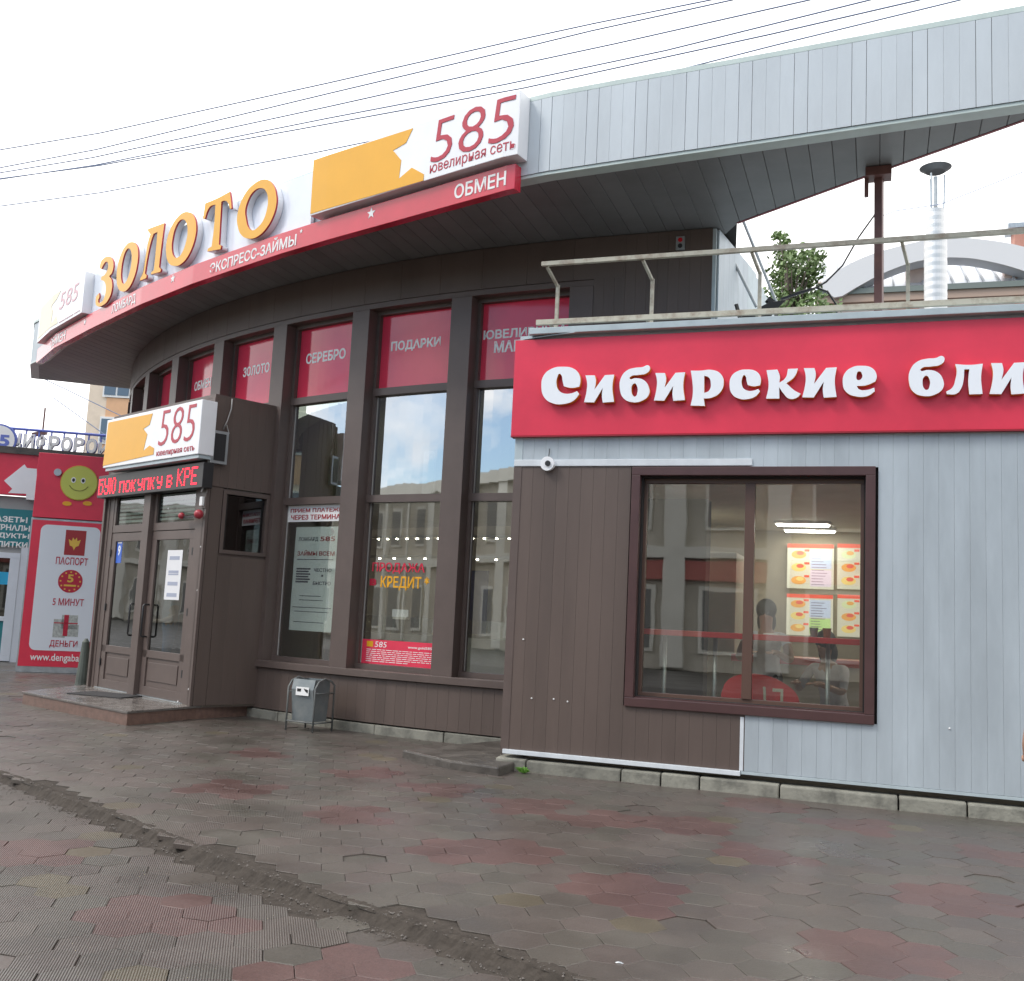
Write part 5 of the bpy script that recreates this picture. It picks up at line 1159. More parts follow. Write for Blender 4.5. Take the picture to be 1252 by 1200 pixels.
# red box with smiling round face on top
rbx = thing('smiley_light_box', 'red box sign with a round yellow green smiling face on top of the poster stand', 'sign', (g0.x, g0.y, zmid))
P1(PSs, 'box', M_red, rbx, sL+0.02, sRt+0.02, zmid, ztop, -0.55, 0.0, 0.01)
a = PSs.px(97, 591, 0.0); b = PSs.px(120, 591, 0.0); rf = (b[0]-a[0])*0.95
M_lime = mat('face_lime', (0.52, 0.55, 0.10), 0.35); M_limee = mat('face_rim', (0.55, 0.42, 0.04), 0.35)
disk(PSs, a[0], a[1], rf*1.05, 0.002, 0.03, M_limee, rbx, 'face_rim'); disk(PSs, a[0], a[1], rf, 0.0305, 0.036, M_lime, rbx, 'face')
for dx_ in (-0.32, 0.22):
    e_ = (a[0]+rf*dx_, a[1]+rf*0.15); shape(PSs, [oval(*e_, rf*0.13, rf*0.17)], 0.0365, 0.039, M_white, rbx, 'eye'); shape(PSs, [oval(*e_, rf*0.08, rf*0.11)], 0.0395, 0.042, M_black, rbx, 'pupil')
mb = MB(); mb.tube([PSs.at(a[0]+rf*0.55*math.cos(R_(k_)), a[1]-rf*0.02+rf*0.45*math.sin(R_(k_)), 0.039) for k_ in range(200, 341, 14)], 0.009, 6); mb.build('mouth', mat('olive_line', (0.22, 0.23, 0.04), 0.5), rbx)
for x_ in (82, 107):
    f_ = PSs.px(x_, 616, 0.0); shape(PSs, [oval(f_[0], f_[1], rf*0.26, rf*0.13)], 0.002, 0.012, M_yel, rbx, 'foot')
c0 = PSs.px(71, 578, 0.0); disk(PSs, c0[0], c0[1], 0.07, 0.002, 0.05, M_metal, rbx, 'round_speaker')
# small green bollard-like post at the stand's right foot
c = at_z(100, 838, 0.0); mb = MB(); mb.tube([(c.x, c.y, 0), (c.x, c.y, 0.05), (c.x, c.y, 0.45), (c.x, c.y, 0.72), (c.x, c.y, 0.78)], [0.12, 0.11, 0.08, 0.06, 0.02], 14)
tag(mb.build('grey_green_cover', mat('faded_green_paint', (0.09, 0.105, 0.09), 0.6, dirt=0.3), None), 'tapered grey green post cover beside the left edge of the entrance', 'post')

# teal newspaper shop with red arrow sign: real building further left
d0 = Vector((-20.6, 15.6)); d1 = Vector((-14.9, 19.6))
NL = Path([tuple(d0), tuple(d1)])
ns = thing('news_shop', 'small shop with teal sign, white door and red arrow board at the far left', 'shop building', (d0.x, d0.y, 0))
M_teal = mat('teal_sign', (0.015, 0.19, 0.22), 0.4, dirt=0.1); M_pvc = mat('white_pvc', (0.62, 0.66, 0.72), 0.35, dirt=0.05)
zt0, zt1 = NL.px(20, 668)[1], NL.px(20, 623)[1]; zr0, zr1 = NL.px(20, 606)[1], NL.px(20, 556)[1]
P1(NL, 'wall', mat('shop_grey_wall', (0.35, 0.35, 0.34), 0.7), ns, 0, NL.L[-1], 0.0, zr0-0.02, -4, -0.05)
P1(NL, 'teal_signboard', M_teal, ns, 0.0, NL.px(40, 640)[0]+0.4, zt0, zt1, -0.049, 0.02)
for i, w_ in enumerate(('ГАЗЕТЫ', 'ЖУРНАЛЫ', 'ПРОДУКТЫ', 'НАПИТКИ')):
    y_ = (638, 645.5, 657, 668)[i]; y0_ = 636+i*10.2; 
    xr = (34, 37, 36, 34)[i]; wpx = (46, 54, 58, 50)[i]
    a_ = NL.px(xr, y0_-3, 0.02); b_ = NL.px(xr, y0_+4.2, 0.02); ht = a_[1]-b_[1]; sl_ = wpx/54*2.55
    text(NL, w_, a_[0]-ht*len(w_)*0.95, a_[0], b_[1], a_[1], 0.0205, M_white, ns, bold=0.03, depth=0.003)
P1(NL, 'red_board', M_red, ns, 0.0, NL.px(45, 590)[0]+0.6, zr0, zr1, -0.1, 0.10)
AR = [(5,588,1),(30,568,1),(33,572.5,1),(45,573.5,1),(45,612,1),(32,611,1),(32,604,1),(10,603,1),(15,598,1)]
shape(NL, [on(NL, AR, 0.10)], 0.101, 0.106, M_sw, ns, 'white_arrow')
# door
sd0, sd1 = NL.px(-30, 740)[0], NL.px(19, 740)[0]; zd0 = NL.px(10, 812)[1]; zd1 = NL.px(10, 676)[1]
zd0 = max(0.02, zd0)
f = MB(); fw_ = 0.12
NL.box(f, sd0, sd1, zd1-fw_, zd1, -0.048, 0.03); NL.box(f, sd0, sd1, zd0, zd0+0.12, -0.048, 0.03); NL.box(f, sd1-0.2, sd1, zd0+0.12, zd1-fw_, -0.048, 0.03); NL.box(f, sd0, sd0+0.15, zd0+0.12, zd1-fw_, -0.048, 0.03)
zm_ = NL.px(10, 757)[1]; NL.box(f, sd0+0.15, sd1-0.2, zm_-0.05, zm_+0.05, -0.048, 0.03)
dn = f.build('door', M_pvc, ns, 0.005)
P1(NL, 'pane', glass('news_door_glass', 0.06, (0.05, 0.05, 0.07)), dn, sd0+0.15, sd1-0.2, zm_+0.05, zd1-fw_, -0.03, -0.02); P1(NL, 'teal_panel', M_teal, dn, sd0+0.15, sd1-0.2, zd0+0.12, zm_-0.05, -0.03, -0.02)
a_ = NL.px(3, 708, 0.0); P1(NL, 'blue_sticker', mat('cyan_sticker', (0.02, 0.35, 0.6), 0.4), dn, a_[0]-0.2, a_[0]+0.3, a_[1]-0.12, a_[1]+0.15, -0.019, -0.015)
P1(NL, 'white_jamb', M_pvc, ns, sd1+0.001, NL.px(36, 740)[0], 0.0, zt0-0.02, -0.049, 0.02)
P1(NL, 'shop_roof', M_ledge, ns, 0, NL.L[-1], zr1+0.001, zr1+0.15, -4.2, 0.15)
# roof letters
RL = Path([(d0.x, d0.y+0.6), (-11.5, 21.6)])
rs_ = thing('roof_letters', 'white roof letters with blue rims standing on the small shop roof', 'sign', (d1.x, d1.y, zr1))
M_bluel = mat('letter_blue', (0.12, 0.16, 0.48), 0.4)
a_ = RL.px(32, 553, 0); b_ = RL.px(45, 531, 0); ht = (b_[1]-a_[1])*0.82; sp = 0.0
s_ = RL.px(13, 550)[0]; s_e = RL.px(131, 560)[0]; stp = (s_e-s_)/7.7; zb = zr1+0.16
for i, ch in enumerate('ЦИФРОВОЙ'):
    text(RL, ch, s_+i*stp-0.02, s_+i*stp+stp*0.84, zb, zb+ht*1.03, -0.03, M_bluel, rs_, depth=0.05, bold=0.035, name='letter_rim')
    text(RL, ch, s_+i*stp, s_+i*stp+stp*0.8, zb+0.02, zb+ht, 0.03, M_white, rs_, depth=0.03, bold=0.04, name='letter')
mb = MB(); mb.tube([RL.at(s_-0.1, zb+ht+0.12, -0.1), RL.at(s_e, zb+ht+0.12, -0.1)], 0.03, 6)
for i in range(9): mb.tube([RL.at(s_+i*stp, zb-0.1, -0.1), RL.at(s_+i*stp, zb+ht+0.12, -0.1)], 0.02, 5)
mb.build('frame', M_bluel, rs_)
c0 = RL.px(-1, 538, 0.1); t = thing('round_sign', 'round white sign with a dark blue figure 5 at the left edge', 'sign', RL.at(c0[0], c0[1]-0.3, 0))
disk(RL, c0[0], c0[1], 0.36, 0.0, 0.10, M_bluel, t, 'rim'); disk(RL, c0[0], c0[1], 0.32, 0.101, 0.11, M_white, t, 'face')
text(RL, '5', c0[0]+0.0, c0[0]+0.22, c0[1]-0.14, c0[1]+0.12, 0.111, M_bluel, t, bold=0.04, name='digit')
mb = MB(); mb.tube([RL.at(c0[0], zb-0.1, 0.05), RL.at(c0[0], c0[1]-0.3, 0.05)], 0.03, 6); mb.build('post', M_metal, t)
# antenna thing
A_ = at_depth(52, 530, 24); mb = MB(); mb.tube([A_-Vector((0, 0, 0.9)), A_+Vector((0, 0, 0.6))], 0.02, 6); mb.bar(at_depth(40, 532, 24), at_depth(57, 529, 24), 0.09); mb.bar(at_depth(46, 531, 24), at_depth(54, 540, 24), 0.05)
tag(mb.build('roof_antenna', M_rustcol), 'small dark bracket and thin mast behind the roof letters', 'antenna')

# orange apartment building
oc = at_depth(97, 600, 48); vdir = Vector((RT.x, RT.y)).normalized()
OB = Path([(oc.x-vdir.x*0-1.5, oc.y+3.5), (oc.x, oc.y), (oc.x+vdir.x*14, oc.y+vdir.y*14+1.0)])
ob = thing('apartment_block', 'peach and orange apartment block with white windows far behind the entrance', 'building', (oc.x, oc.y, 0))
M_peach = mat('peach_render', (0.74, 0.62, 0.50), 0.8, dirt=0.08); M_orng = mat('orange_render', (0.70, 0.42, 0.25), 0.8, dirt=0.08)
P1(OB, 'wall', M_peach, ob, 0, OB.L[-1], 0, 17, -6, 0)
L1_ = OB.L[1]
for zb_, zt_ in ((OB.px(120, 522)[1], OB.px(120, 482+25)[1]),): pass
rows = [(OB.px(135, 541)[1], OB.px(135, 504)[1]), (OB.px(140, 484)[1], OB.px(140, 452)[1])]
rows = rows + [(rows[0][0]-3.0, rows[0][1]-3.0)]
for z0_, z1_ in rows:
    P1(OB, 'orange_band', M_orng, ob, L1_+0.9, OB.L[-1], z0_-1.5, z0_-0.12, 0.0, 0.05)
    for j in range(4):
        a_ = L1_+0.75+j*3.0; f = MB(); OB.box(f, a_, a_+1.9, z0_-0.1, z1_-0.25, 0.001, 0.10); w_ = f.build('window', M_white, ob)
        for i in range(3): P1(OB, 'pane', M_winback, w_, a_+0.09+i*0.6, a_+0.60+i*0.6, z0_, z1_-0.35, 0.101, 0.12)

# ================================================================== RIGHT BACKGROUND
HB = Path([(-14, 46), (25, 47.2)])
def hp(x_, y_, off=0.0): return HB.px(x_, y_, off)
hb = thing('arched_house', 'pale pink house with a wide white arched gable behind the kiosk roof', 'house', (2, 46, 0))
M_pink = mat('pink_plaster', (0.58, 0.46, 0.42), 0.8, dirt=0.06); M_brick = mat('pink_brick', (0.45, 0.22, 0.17), 0.8, dirt=0.12, dscale=3); M_roofw = mat('pale_metal_roof', (0.62, 0.65, 0.70), 0.3, 0.4)
M_gwhite = mat('gable_white', (0.66, 0.66, 0.68), 0.6)
zg = hp(1100, 362)[1]; s0 = hp(1005, 375)[0]; s1 = hp(1260, 345)[0]+9
P1(HB, 'wall', M_pink, hb, s0, s1, 0, zg-0.3, -8, 0)
P1(HB, 'eave', mat('brown_eave', (0.42, 0.31, 0.25), 0.7), hb, s0-0.3, s1, zg-0.3, zg+0.05, -0.1, 0.35)
P1(HB, 'gutter', mat('dark_green_gutter', (0.17, 0.20, 0.19), 0.6), hb, s0-0.3, s1, zg+0.05, zg+0.3, 0.2, 0.45)
# sloped metal roof with seams
mb = MB(); a_ = HB.at(s0-0.3, zg+0.25, 0.3); b_ = HB.at(s1, zg+0.25, 0.3); c_ = HB.at(s1, zg+3.4, -5); d_ = HB.at(s0-0.3, zg+3.4, -5)
dn_ = Vector((0, 0, -0.1)); mb.add([a_, b_, c_, d_, a_+dn_, b_+dn_, c_+dn_, d_+dn_], [(0, 1, 2, 3), (7, 6, 5, 4), (0, 4, 5, 1), (1, 5, 6, 2), (2, 6, 7, 3), (3, 7, 4, 0)]); rf_ = mb.build('roof', M_roofw, hb)
mb = MB(); nse = int((s1-s0)/0.6)
for i in range(nse):
    k_ = s0+i*0.6; p = HB.at(k_, zg+0.3, 0.28); q = HB.at(k_, zg+3.45, -5); mb.bar(p, q, 0.07, 0.1)
mb.build('roof_seams', mat('seam_grey', (0.35, 0.37, 0.40), 0.4), rf_)
AO = [(1000,349,1),(1040,322),(1100,301),(1160,291),(1210,294),(1252,302),(1300,318,1),(1300,350,1),(1262,335),(1215,321),(1170,315),(1125,319),(1085,332),(1050,350),(1030,362,1),(1020,364,1)]
shape(HB, [on(HB, AO, 0.6)], -0.4, 0.6, M_gwhite, hb, 'arched_gable')
for x0, y0, x1, y1 in ((1108, 318, 1140, 352), (1000, 345, 1024, 366), (1228, 306, 1290, 322)):
    a, b = hp(x0, y0, -0.5), hp(x1, y1, -0.5); P1(HB, 'gable_wall', M_pink, hb, a[0], b[0], zg-0.2, a[1], -1.2, -0.5)
a, b = hp(1058, 342, 0), hp(1085, 368, 0); P1(HB, 'chimney', M_brick, hb, a[0]+0.1, b[0]-0.1, zg, a[1], -2.0, -1.0)
for x0, x1, y0, y1 in ((1089, 1124, 366, 392), (1240, 1290, 345, 380)):
    a, b = hp(x0, y0, 0), hp(x1, y1, 0); P1(HB, 'brick_panel', M_brick, hb, a[0], b[0], b[1]-1.0, min(a[1], zg-0.31), 0.001, 0.12)
for x0, x1, y0, y1 in ((1172, 1193, 382, 392), (1197, 1222, 381, 391)):
    a, b = hp(x0, y0), hp(x1, y1); f = MB(); HB.box(f, a[0]-0.1, b[0]+0.1, b[1]-1.2, a[1]+0.1, 0.001, 0.10); w_ = f.build('window', M_white, hb); P1(HB, 'pane', M_winback, w_, a[0], b[0], b[1]-1.1, a[1], 0.101, 0.12)
ch = thing('brick_chimney', 'red brick chimney at the right edge above the railing', 'chimney', at_depth(1250, 300, 46)); 
a, b = hp(1242, 272), hp(1262, 302); P1(HB, 'shaft', M_brick, ch, a[0], b[0]+0.5, b[1]-3, a[1]-0.12, -1.4, -0.4); P1(HB, 'cap', M_metal, ch, a[0]-0.25, b[0]+0.7, a[1]-0.11, a[1]+0.1, -1.5, -0.3)
# silvery ventilation duct
DD = 14.0
x_c = at_depth(1144, 390, DD); t = thing('ventilation_duct', 'tall shiny spiral metal duct rising behind the railing with a dark cap', 'duct', (x_c.x, x_c.y, 4.4))
top = at_depth(1143, 205, DD); rad = (at_depth(1158, 350, DD)-at_depth(1131, 350, DD)).length/2
mb = MB(); pts, rs = [], []
z = 4.30; i = 0
zt_ = at_depth(1142, 246, DD).z
while z < zt_:
    pts.append((x_c.x, x_c.y, z)); rs.append(rad*(1.0 if i % 2 else 0.975)*(1 if z < at_depth(1143, 290, DD).z else 0.8)); z += 0.055; i += 1
mb.tube(pts, rs, 28); mb.build('spiral_pipe', mat('bright_zinc', (0.62, 0.62, 0.62), 0.42, 0.55), t, smooth=False)
mb = MB(); mb.tube([(x_c.x, x_c.y, zt_), (x_c.x, x_c.y, top.z-0.02)], 0.03, 8)
for k_ in range(3): a = R_(120*k_); mb.tube([(x_c.x+rad*0.7*math.cos(a), x_c.y+rad*0.7*math.sin(a), zt_-0.05), (x_c.x+rad*0.8*math.cos(a), x_c.y+rad*0.8*math.sin(a), top.z)], 0.012, 6)
mb.build('cap_stays', M_metal, t)
mb = MB(); rc = (at_depth(1161, 190, DD)-at_depth(1123, 190, DD)).length/2; zc_ = at_depth(1142, 195, DD).z
mb.tube([(x_c.x, x_c.y, zc_-0.06), (x_c.x, x_c.y, zc_), (x_c.x, x_c.y, zc_+0.06)], [rc*0.6, rc, rc*0.25], 24); mb.build('rain_cap', mat('weathered_zinc', (0.16, 0.16, 0.17), 0.5, 0.3), t)
# broadleaf tree behind the kiosk roof
M_leaf = mat('tree_leaf', (0.17, 0.25, 0.09), 0.5, dirt=0.45, dscale=1.6); M_bark = mat('tree_bark', (0.09, 0.07, 0.055), 0.8, bump=0.6, bscale=20)
TD = 19.0
base = at_depth(968, 392, TD); tr_ = thing('broadleaf_tree', 'leafy green tree rising behind the kiosk roof left of the steel column', 'tree', (base.x, base.y, 0))
mb = MB(); tp = at_depth(962, 330, TD); mb.tube([(base.x, base.y, 0), (base.x+0.1, base.y, 3), (base.x, base.y, base.z-0.5), tp], [0.22, 0.18, 0.12, 0.04], 10)
cl = [(957, 300, 0.16), (952, 290, 0.08), (978, 318, 0.22), (962, 325, 0.28), (990, 315, 0.14), (998, 318, 0.16), (970, 345, 0.33), (985, 345, 0.28), (955, 345, 0.2), (965, 368, 0.35), (985, 368, 0.3), (1005, 378, 0.25), (1012, 385, 0.15), (975, 388, 0.4), (950, 372, 0.2), (990, 392, 0.3), (960, 312, 0.15), (968, 330, 0.25), (992, 330, 0.2), (955, 360, 0.25), (940, 400, 0.4), (975, 410, 0.6), (1000, 405, 0.4)]
for x_, y_, r_ in cl:
    q = at_depth(x_, y_, TD+random.uniform(-0.6, 0.6)); m_ = Vector((base.x, base.y, max(base.z-0.3, q.z-0.9))); mb.tube([m_, (m_+q)/2+Vector((0, 0, -0.1)), q], [0.035, 0.022, 0.008], 5)
mb.build('trunk', M_bark, tr_, smooth=True)
mb = MB()
for x_, y_, r_ in cl:
    c_ = at_depth(x_, y_, TD+random.uniform(-0.7, 0.7))
    for i in range(int(150*r_/0.25)):
        d_ = Vector((random.gauss(0, 1), random.gauss(0, 1), random.gauss(0, 1))).normalized()*r_*1.45*random.random()**0.6
        p = c_+d_; n_v = Vector((random.gauss(0, 1), random.gauss(0, 1), random.gauss(0.6, 0.8))).normalized(); a = n_v.orthogonal().normalized(); b = n_v.cross(a); s_ = random.uniform(0.04, 0.075)
        mb.add([p-a*s_, p-b*s_*0.5+n_v*0.01, p+a*s_, p+b*s_*0.5+n_v*0.01], [(0, 1, 2, 3)])
o = mb.build('crown', M_leaf, tr_); o['kind'] = 'stuff'

# ================================================================== WIRES OVER THE STREET
wires = [((122, 163), (400, 102), (620, 52), (726, 29), (870, 0)), ((118, 183), (400, 115), (620, 63), (723, 38), (860, 8)), ((113, 193), (400, 131), (620, 82), (751, 54), (933, 13)), ((117, 202), (400, 145), (620, 103), (814, 62), (1000, 16)), ((120, 203), (400, 152), (640, 108), (943, 42), (1125, 0)), ((122, 236), (380, 188), (640, 134), (946, 56), (1175, 0))]
for i, wr in enumerate(wires):
    pts = [on_plane(x_, y_, (0, 8.0 if i < 5 else 24.0, 0), (0.05, 1, 0)) for x_, y_ in wr]
    d_ = (pts[0]-pts[1]).normalized(); e_ = (pts[-1]-pts[-2]).normalized(); pts = [pts[0]+d_*7+Vector((0, 0, 0.3))] + pts + [pts[-1]+e_*6]
    mb = MB(); mb.tube(pts, 0.0072 if i < 5 else 0.02, 5)
    tag(mb.build('overhead_wire', M_wire, None, smooth=True), ['topmost', 'second from top', 'third from top', 'fourth from top', 'fifth from top', 'lowest'][i] + ' of the six thin wires crossing the white sky', 'wire', 'overhead wires')
wr = ((1075, 266), (1095, 258), (1150, 250), (1252, 210)); mb = MB(); pts = [at_depth(x_, y_, 12.5+i*0.4) for i, (x_, y_) in enumerate(wr)]; pts.append(pts[-1] + (pts[-1]-pts[-2])*3)
mb.tube(pts, 0.006, 5); tag(mb.build('overhead_wire', M_wire, None), 'single thin wire running right from the steel column', 'wire')
for i, wr in enumerate((((105, 488), (155, 512), (185, 530)), ((98, 510), (130, 533), (165, 556)))):
    mb = MB(); pts = [at_depth(x_, y_, 26) for x_, y_ in wr]; pts = [pts[0]+(pts[0]-pts[1])*1.0]+pts; mb.tube(pts, 0.012, 5); tag(mb.build('overhead_wire', M_wire), ['upper', 'lower'][i]+' thin wire crossing in front of the orange apartment block', 'wire')

# ================================================================== ACROSS THE STREET (seen mirrored in the panes)
OS = Path([(24, -15), (-32, -19), (-62, -9), (-78, 22)])
os_ = thing('street_building', 'beige columned building across the street, mirrored in the kiosk window', 'building', (0, -16, 0))
M_osw = mat('beige_facade', (0.50, 0.47, 0.40), 0.8, dirt=0.15, dscale=0.7); M_osc = mat('pale_pilaster', (0.68, 0.67, 0.60), 0.7, dirt=0.1, dscale=0.8); M_osd = mat('dark_recess', (0.18, 0.18, 0.17), 0.4)
P1(OS, 'wall', M_osw, os_, 0, OS.L[-1], -0.1, 7.6, -8, 0)
P1(OS, 'cornice', M_osc, os_, 0, OS.L[-1], 7.6, 8.2, -8, 0.5); P1(OS, 'middle_cornice', M_osc, os_, 0, OS.L[-1], 3.9, 4.3, 0.001, 0.35)
P1(OS, 'red_band', mat('red_lettering_stand_in', (0.40, 0.13, 0.11), 0.6), os_, 8, 40, 3.1, 3.8, 0.001, 0.25)  # plain band standing in for illegible red lettering
s = 1.0; k_ = 0
while s < OS.L[-1]-3:
    P1(OS, 'pilaster', M_osc, os_, s, s+0.8, 0, 7.6, 0.0, 0.36)
    f = MB(); OS.box(f, s+1.3, s+3.0, 4.9, 7.0, 0.001, 0.1); w_ = f.build('window', M_osc, os_); P1(OS, 'pane', M_osd, w_, s+1.42, s+2.88, 5.02, 6.88, 0.101, 0.12)
    f = MB(); OS.box(f, s+1.1, s+3.2, 0.5, 2.9, 0.001, 0.1); w_ = f.build('window', M_osc, os_); P1(OS, 'pane', M_osd, w_, s+1.25, s+3.05, 0.65, 2.75, 0.101, 0.12)
    s += 3.7; k_ += 1

# ================================================================== PEOPLE
M_skin = mat('skin', (0.36, 0.20, 0.135), 0.5); M_hair = mat('dark_hair', (0.018, 0.013, 0.011), 0.5); M_tw = mat('white_cloth', (0.50, 0.49, 0.52), 0.8, dirt=0.25, dscale=9); M_jean = mat('blue_denim', (0.09, 0.14, 0.26), 0.8); M_tred2 = mat('dark_red_cloth', (0.22, 0.03, 0.04), 0.8); M_blk = mat('black_cloth', (0.03, 0.03, 0.035), 0.8)
def person(loc, heading, label, joints, top, bottom, sleeves, hair_len=0.1, group=None):
    """joints in local coords: x right, y forward, z up, origin on the floor"""
    J = joints; t = thing('person', label, 'person', loc, group); rot = Matrix.Rotation(heading, 4, 'Z')
    names = list(J); idx = {n: i for i, n in enumerate(names)}
    E_ = [('pelvis', 'belly'), ('belly', 'chest'), ('chest', 'neck'), ('neck', 'skull'), ('skull', 'crown'), ('chest', 'shL'), ('shL', 'elL'), ('elL', 'wrL'), ('wrL', 'haL'), ('chest', 'shR'), ('shR', 'elR'), ('elR', 'wrR'), ('wrR', 'haR'),
          ('pelvis', 'hiL'), ('hiL', 'knL'), ('knL', 'anL'), ('anL', 'toL'), ('pelvis', 'hiR'), ('hiR', 'knR'), ('knR', 'anR'), ('anR', 'toR')]
    rad = dict(pelvis=(.14, .11), belly=(.125, .10), chest=(.15, .11), neck=(.052, .055), skull=(.082, .10), crown=(.06, .07), shL=(.062,)*2, shR=(.062,)*2, elL=(.042,)*2, elR=(.042,)*2, wrL=(.028,)*2, wrR=(.028,)*2, haL=(.036, .02), haR=(.036, .02), hiL=(.095,)*2, hiR=(.095,)*2, knL=(.06,)*2, knR=(.06,)*2, anL=(.04,)*2, anR=(.04,)*2, toL=(.035,)*2, toR=(.035,)*2)
    me = bpy.data.meshes.new('b'); me.from_pydata([rot @ Vector(J[n]) for n in names], [(idx[a], idx[b]) for a, b in E_], [])
    o = bpy.data.objects.new('b', me); COL.objects.link(o); sk = o.modifiers.new('s', 'SKIN'); sk.use_smooth_shade = True
    for i, n in enumerate(names): me.skin_vertices[0].data[i].radius = rad[n]; me.skin_vertices[0].data[i].use_root = (n == 'pelvis')
    ss = o.modifiers.new('u', 'SUBSURF'); ss.levels = 2; ss.render_levels = 2
    bm_ = bpy.data.meshes.new_from_object(o.evaluated_get(bpy.context.evaluated_depsgraph_get())); bpy.data.objects.remove(o)
    bm_.materials.clear()
    for m_ in (M_skin, top, bottom, M_blk): bm_.materials.append(m_)
    segs = [(rot @ Vector(J[a]), rot @ Vector(J[b]), a, b) for a, b in E_]
    def part(p):
        best = None
        for A, B, a, b in segs:
            k = max(0, min(1, (p-A).dot(B-A)/max(1e-9, (B-A).length_squared))); d = (p-(A+(B-A)*k)).length
            if best is None or d < best[0]: best = (d, a, b, k)
        return best
    for p in bm_.polygons:
        _, a, b, k = part(p.center); p.use_smooth = True
        if b in ('belly', 'chest', 'shL', 'shR') or (a == 'chest' and b == 'neck' and k < 0.45): mi = 1
        elif b in ('elL', 'elR'): mi = 1 if (sleeves > 0 and k < sleeves) else 0
        elif b in ('wrL', 'wrR'): mi = 1 if sleeves > 1 else 0
        elif b in ('hiL', 'hiR', 'knL', 'knR', 'anL', 'anR'): mi = 2
        elif b in ('toL', 'toR'): mi = 3
        else: mi = 0
        p.material_index = mi
    for v in bm_.vertices: v.co += Vector(loc)
    bm_.name = 'body'; link('body', bm_, t)
    h = MB(); C0 = Vector(loc) + rot @ (Vector(J['skull'])*0.55+Vector(J['crown'])*0.45 + Vector((0, -0.02, 0.015)))
    h.sphere(C0, 0.108, 16, (0.95, 1.05, 1.02)); 
    if hair_len > 0.12: h.sphere(C0 + rot @ Vector((0, -0.05, -0.12)), 0.10, 14, (0.95, 0.7, 1.3))
    h.build('hair', M_hair, t, smooth=True)
    # face features
    F0 = Vector(J['skull']); f = MB()
    for sx in (-1, 1): f.sphere(Vector(loc)+rot @ (F0+Vector((sx*0.032, 0.088, 0.03))), 0.011, 8)
    f.build('eyes', M_black, t, smooth=True)
    f = MB(); f.sphere(Vector(loc)+rot @ (F0+Vector((0, 0.102, 0.0))), 0.015, 8, (0.8, 1, 1.4)); f.build('nose', M_skin, t, smooth=True)
    f = MB()
    for s_, n_ in ((1, 'haR'), (-1, 'haL')):
        Hn = Vector(J[n_]); dr = (Hn-Vector(J['wr'+n_[-1]])).normalized(); sdv = dr.cross(Vector((0, 0, 1)));
        if sdv.length < 0.1: sdv = Vector((1, 0, 0))
        sdv.normalize()
        for q in range(4):
            b_ = Hn + sdv*(q-1.5)*0.017; f.tube([Vector(loc)+rot @ v for v in (b_, b_+dr*0.045, b_+dr*(0.075-0.006*abs(q-1.5))+Vector((0, 0, -0.012)))], [0.009, 0.008, 0.006], 6)
        b_ = Hn - sdv*0.03*s_ - dr*0.02; f.tube([Vector(loc)+rot @ v for v in (b_, b_-sdv*0.02*s_+dr*0.03, b_-sdv*0.02*s_+dr*0.055)], [0.010, 0.009, 0.007], 6)
    f.build('fingers', M_skin, t, smooth=True)
    return t
def seated(z=0.55, lean=0.12, arm='table', th=0.95):
    J = dict(pelvis=(0, 0, z+.08), belly=(0, lean*.3, z+.25), chest=(0, lean*.8, z+.46), neck=(0, lean*1.1, z+.64), skull=(0, lean*1.35+.02, z+.75), crown=(0, lean*1.4+.01, z+.86))
    for s_, c in ((-1, 'L'), (1, 'R')):
        J['sh'+c] = (s_*.18, lean*.9, z+.55); J['el'+c] = (s_*.25, lean+.13, z+.32); J['wr'+c] = (s_*.13, lean+.33, z+.40); J['ha'+c] = (s_*.10, lean+.41, z+.40)
        J['hi'+c] = (s_*.10, .04, z+.03); J['kn'+c] = (s_*.13, .42, z+.02); J['an'+c] = (s_*.13, .40, z-.36); J['to'+c] = (s_*.13, .52, z-.40)
    return J
def standing(sc=1.0, bent=False):
    J = dict(pelvis=(0, 0, .95), belly=(0, 0, 1.10), chest=(0, 0, 1.32), neck=(0, 0.01, 1.50), skull=(0, .03, 1.60), crown=(0, .025, 1.70))
    for s_, c in ((-1, 'L'), (1, 'R')):
        J['sh'+c] = (s_*.18, 0, 1.41); J['el'+c] = (s_*.25, -.02 if not bent else -.08, 1.13); J['wr'+c] = (s_*.25, .10 if not bent else .14, .92 if not bent else 1.04); J['ha'+c] = (s_*.24, .13 if not bent else .22, .86 if not bent else 1.05)
        J['hi'+c] = (s_*.095, 0, .88); J['kn'+c] = (s_*.11, .03, .50); J['an'+c] = (s_*.11, -.01, .10); J['to'+c] = (s_*.12, .13, .04)
    return {k: tuple(q*sc for q in v) for k, v in J.items()}
def stool(loc, z, label):
    t = thing('stool', label, 'stool', loc); mb = MB(); mb.tube([(loc[0], loc[1], loc[2]+z-0.06), (loc[0], loc[1], loc[2]+z)], 0.17, 20); mb.build('seat', M_counter, t, 0.004)
    mb = MB(); mb.tube([(loc[0], loc[1], loc[2]), (loc[0], loc[1], loc[2]+z-0.06)], 0.025, 10); mb.tube([(loc[0], loc[1], loc[2]), (loc[0], loc[1], loc[2]+0.03)], [0.19, 0.15], 20); mb.build('pedestal', M_metal, t, smooth=True)
pA = on_plane(938, 780, (0, 10.75, 0), (0, 1, 0))
person((pA.x, 10.75, 0.18), R_(180), 'person with dark hair and a white top seated at the kiosk window counter', seated(0.70, 0.10), M_tw, M_blk, 0.4, 0.2)
stool((pA.x, 10.75, 0.18), 0.66, 'round stool under the person at the middle of the kiosk window')
pB = on_plane(1022, 800, (0, 11.0, 0), (0, 1, 0))
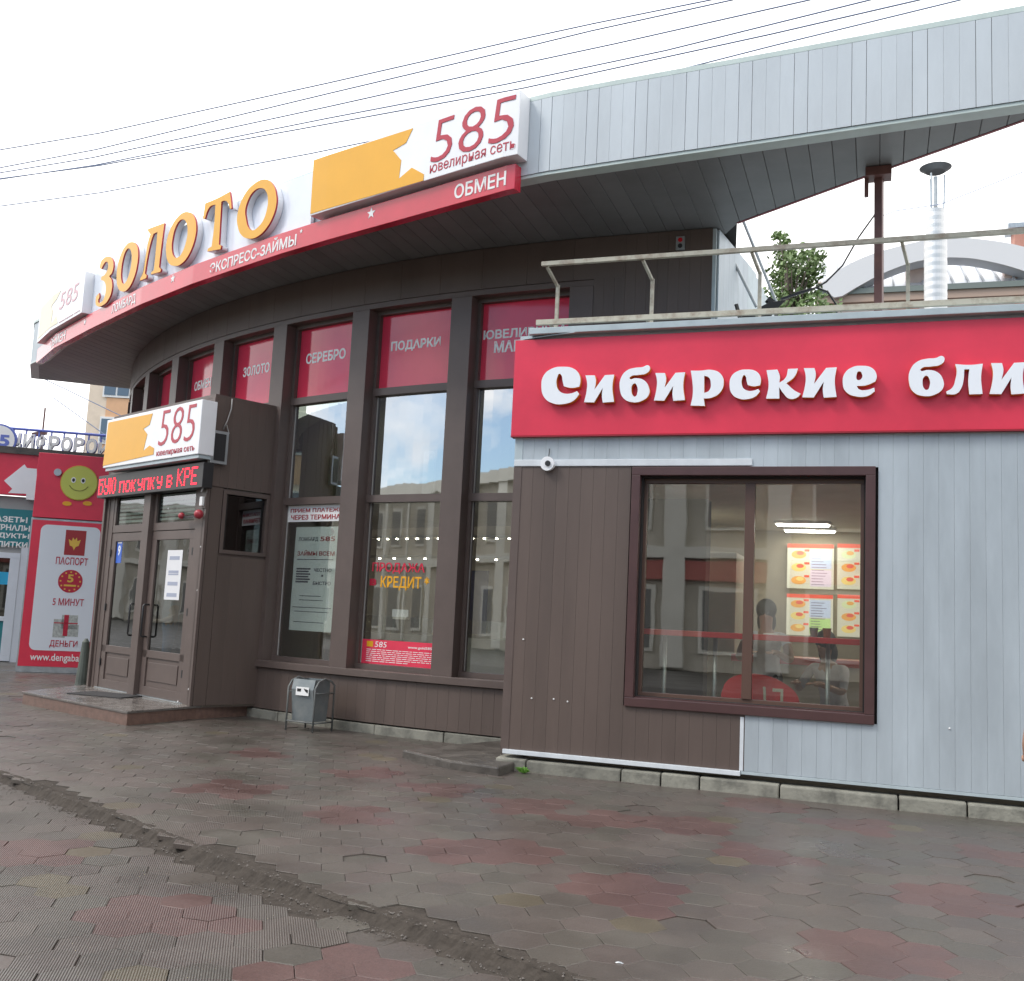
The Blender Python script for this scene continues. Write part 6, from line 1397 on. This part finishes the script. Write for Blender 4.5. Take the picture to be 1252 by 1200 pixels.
person((pB.x, 11.0, 0.18), R_(150), 'person in a white shirt seated low at the right of the kiosk window', seated(0.42, 0.14), M_tw, M_jean, 0.9, 0.2)
stool((pB.x, 11.0, 0.18), 0.38, 'low round stool under the person at the right of the kiosk window')
# red rounded chair back just inside the window
rc_ = on_plane(932, 852, (0, 10.12, 0), (0, 1, 0))
t = thing('red_chair', 'red chair with a rounded back standing just inside the kiosk window', 'chair', (rc_.x, 10.2, 0.18))
CP = Path([(rc_.x-0.40, 10.14), (rc_.x-0.15, 10.09), (rc_.x+0.12, 10.09), (rc_.x+0.36, 10.14)])
L_c = CP.L[-1]
shape(CP, [[(0.02, 0.55, 1), (L_c-0.02, 0.55, 1), (L_c-0.03, 0.88), (L_c-0.16, 1.00), (L_c*0.5, 1.07), (0.16, 1.05), (0.03, 0.95)]], -0.07, -0.035, M_counter, t, 'backrest')
for q_ in ([(0.42, 0.80, 1), (0.445, 0.80, 1), (0.435, 0.96, 1), (0.41, 0.96, 1)], [(0.50, 0.95, 1), (0.60, 0.95, 1), (0.60, 0.80, 1), (0.575, 0.80, 1), (0.575, 0.92, 1), (0.50, 0.92, 1)], [(0.25, 0.70, 1), (0.52, 0.71, 1), (0.52, 0.725, 1), (0.25, 0.715, 1)]): shape(CP, [q_], -0.0345, -0.031, M_cream, t, 'pale_mark')
mb = MB(); mb.box(rc_.x-0.32, rc_.x+0.3, 10.18, 10.6, 0.58, 0.64); mb.build('seat', M_counter, t, 0.015)
for a, b in ((-0.28, 10.22), (0.26, 10.22), (-0.28, 10.56), (0.26, 10.56)): mb = MB(); mb.tube([(rc_.x+a, b, 0.18), (rc_.x+a, b, 0.58)], 0.018, 8); mb.build('leg', M_metal, t)
# person inside the vestibule behind the left door leaf
pv = O_ + U_*2.15 + Wn*0.75
person((pv.x, pv.y, ZP), math.atan2(-Wn.y, -Wn.x)-R_(90)-R_(30), 'person in a pale grey top and blue jeans behind the left door glass', standing(0.97, True), mat('grey_lilac_cloth', (0.30, 0.28, 0.32), 0.8), M_jean, 0.5, 0.2)
# passer-by whose elbow enters at the right edge
pe_ = at_depth(1250.5, 912, 3.1); JP = standing(pe_.z/1.13, True)
for c_, sg in (('L', -1), ('R', 1)): JP['el'+c_] = (sg*0.31, JP['el'+c_][1], JP['el'+c_][2]); JP['wr'+c_] = (sg*0.17, JP['wr'+c_][1]+0.06, JP['wr'+c_][2]); JP['ha'+c_] = (sg*0.12, JP['ha'+c_][1]+0.08, JP['ha'+c_][2])
person((pe_.x+0.265+0.035, pe_.y+0.18+0.009, 0.0), HEAD-R_(90), 'person in a red shirt standing just outside the right edge with one elbow showing', JP, M_tred2, M_jean, 0.5, 0.2)
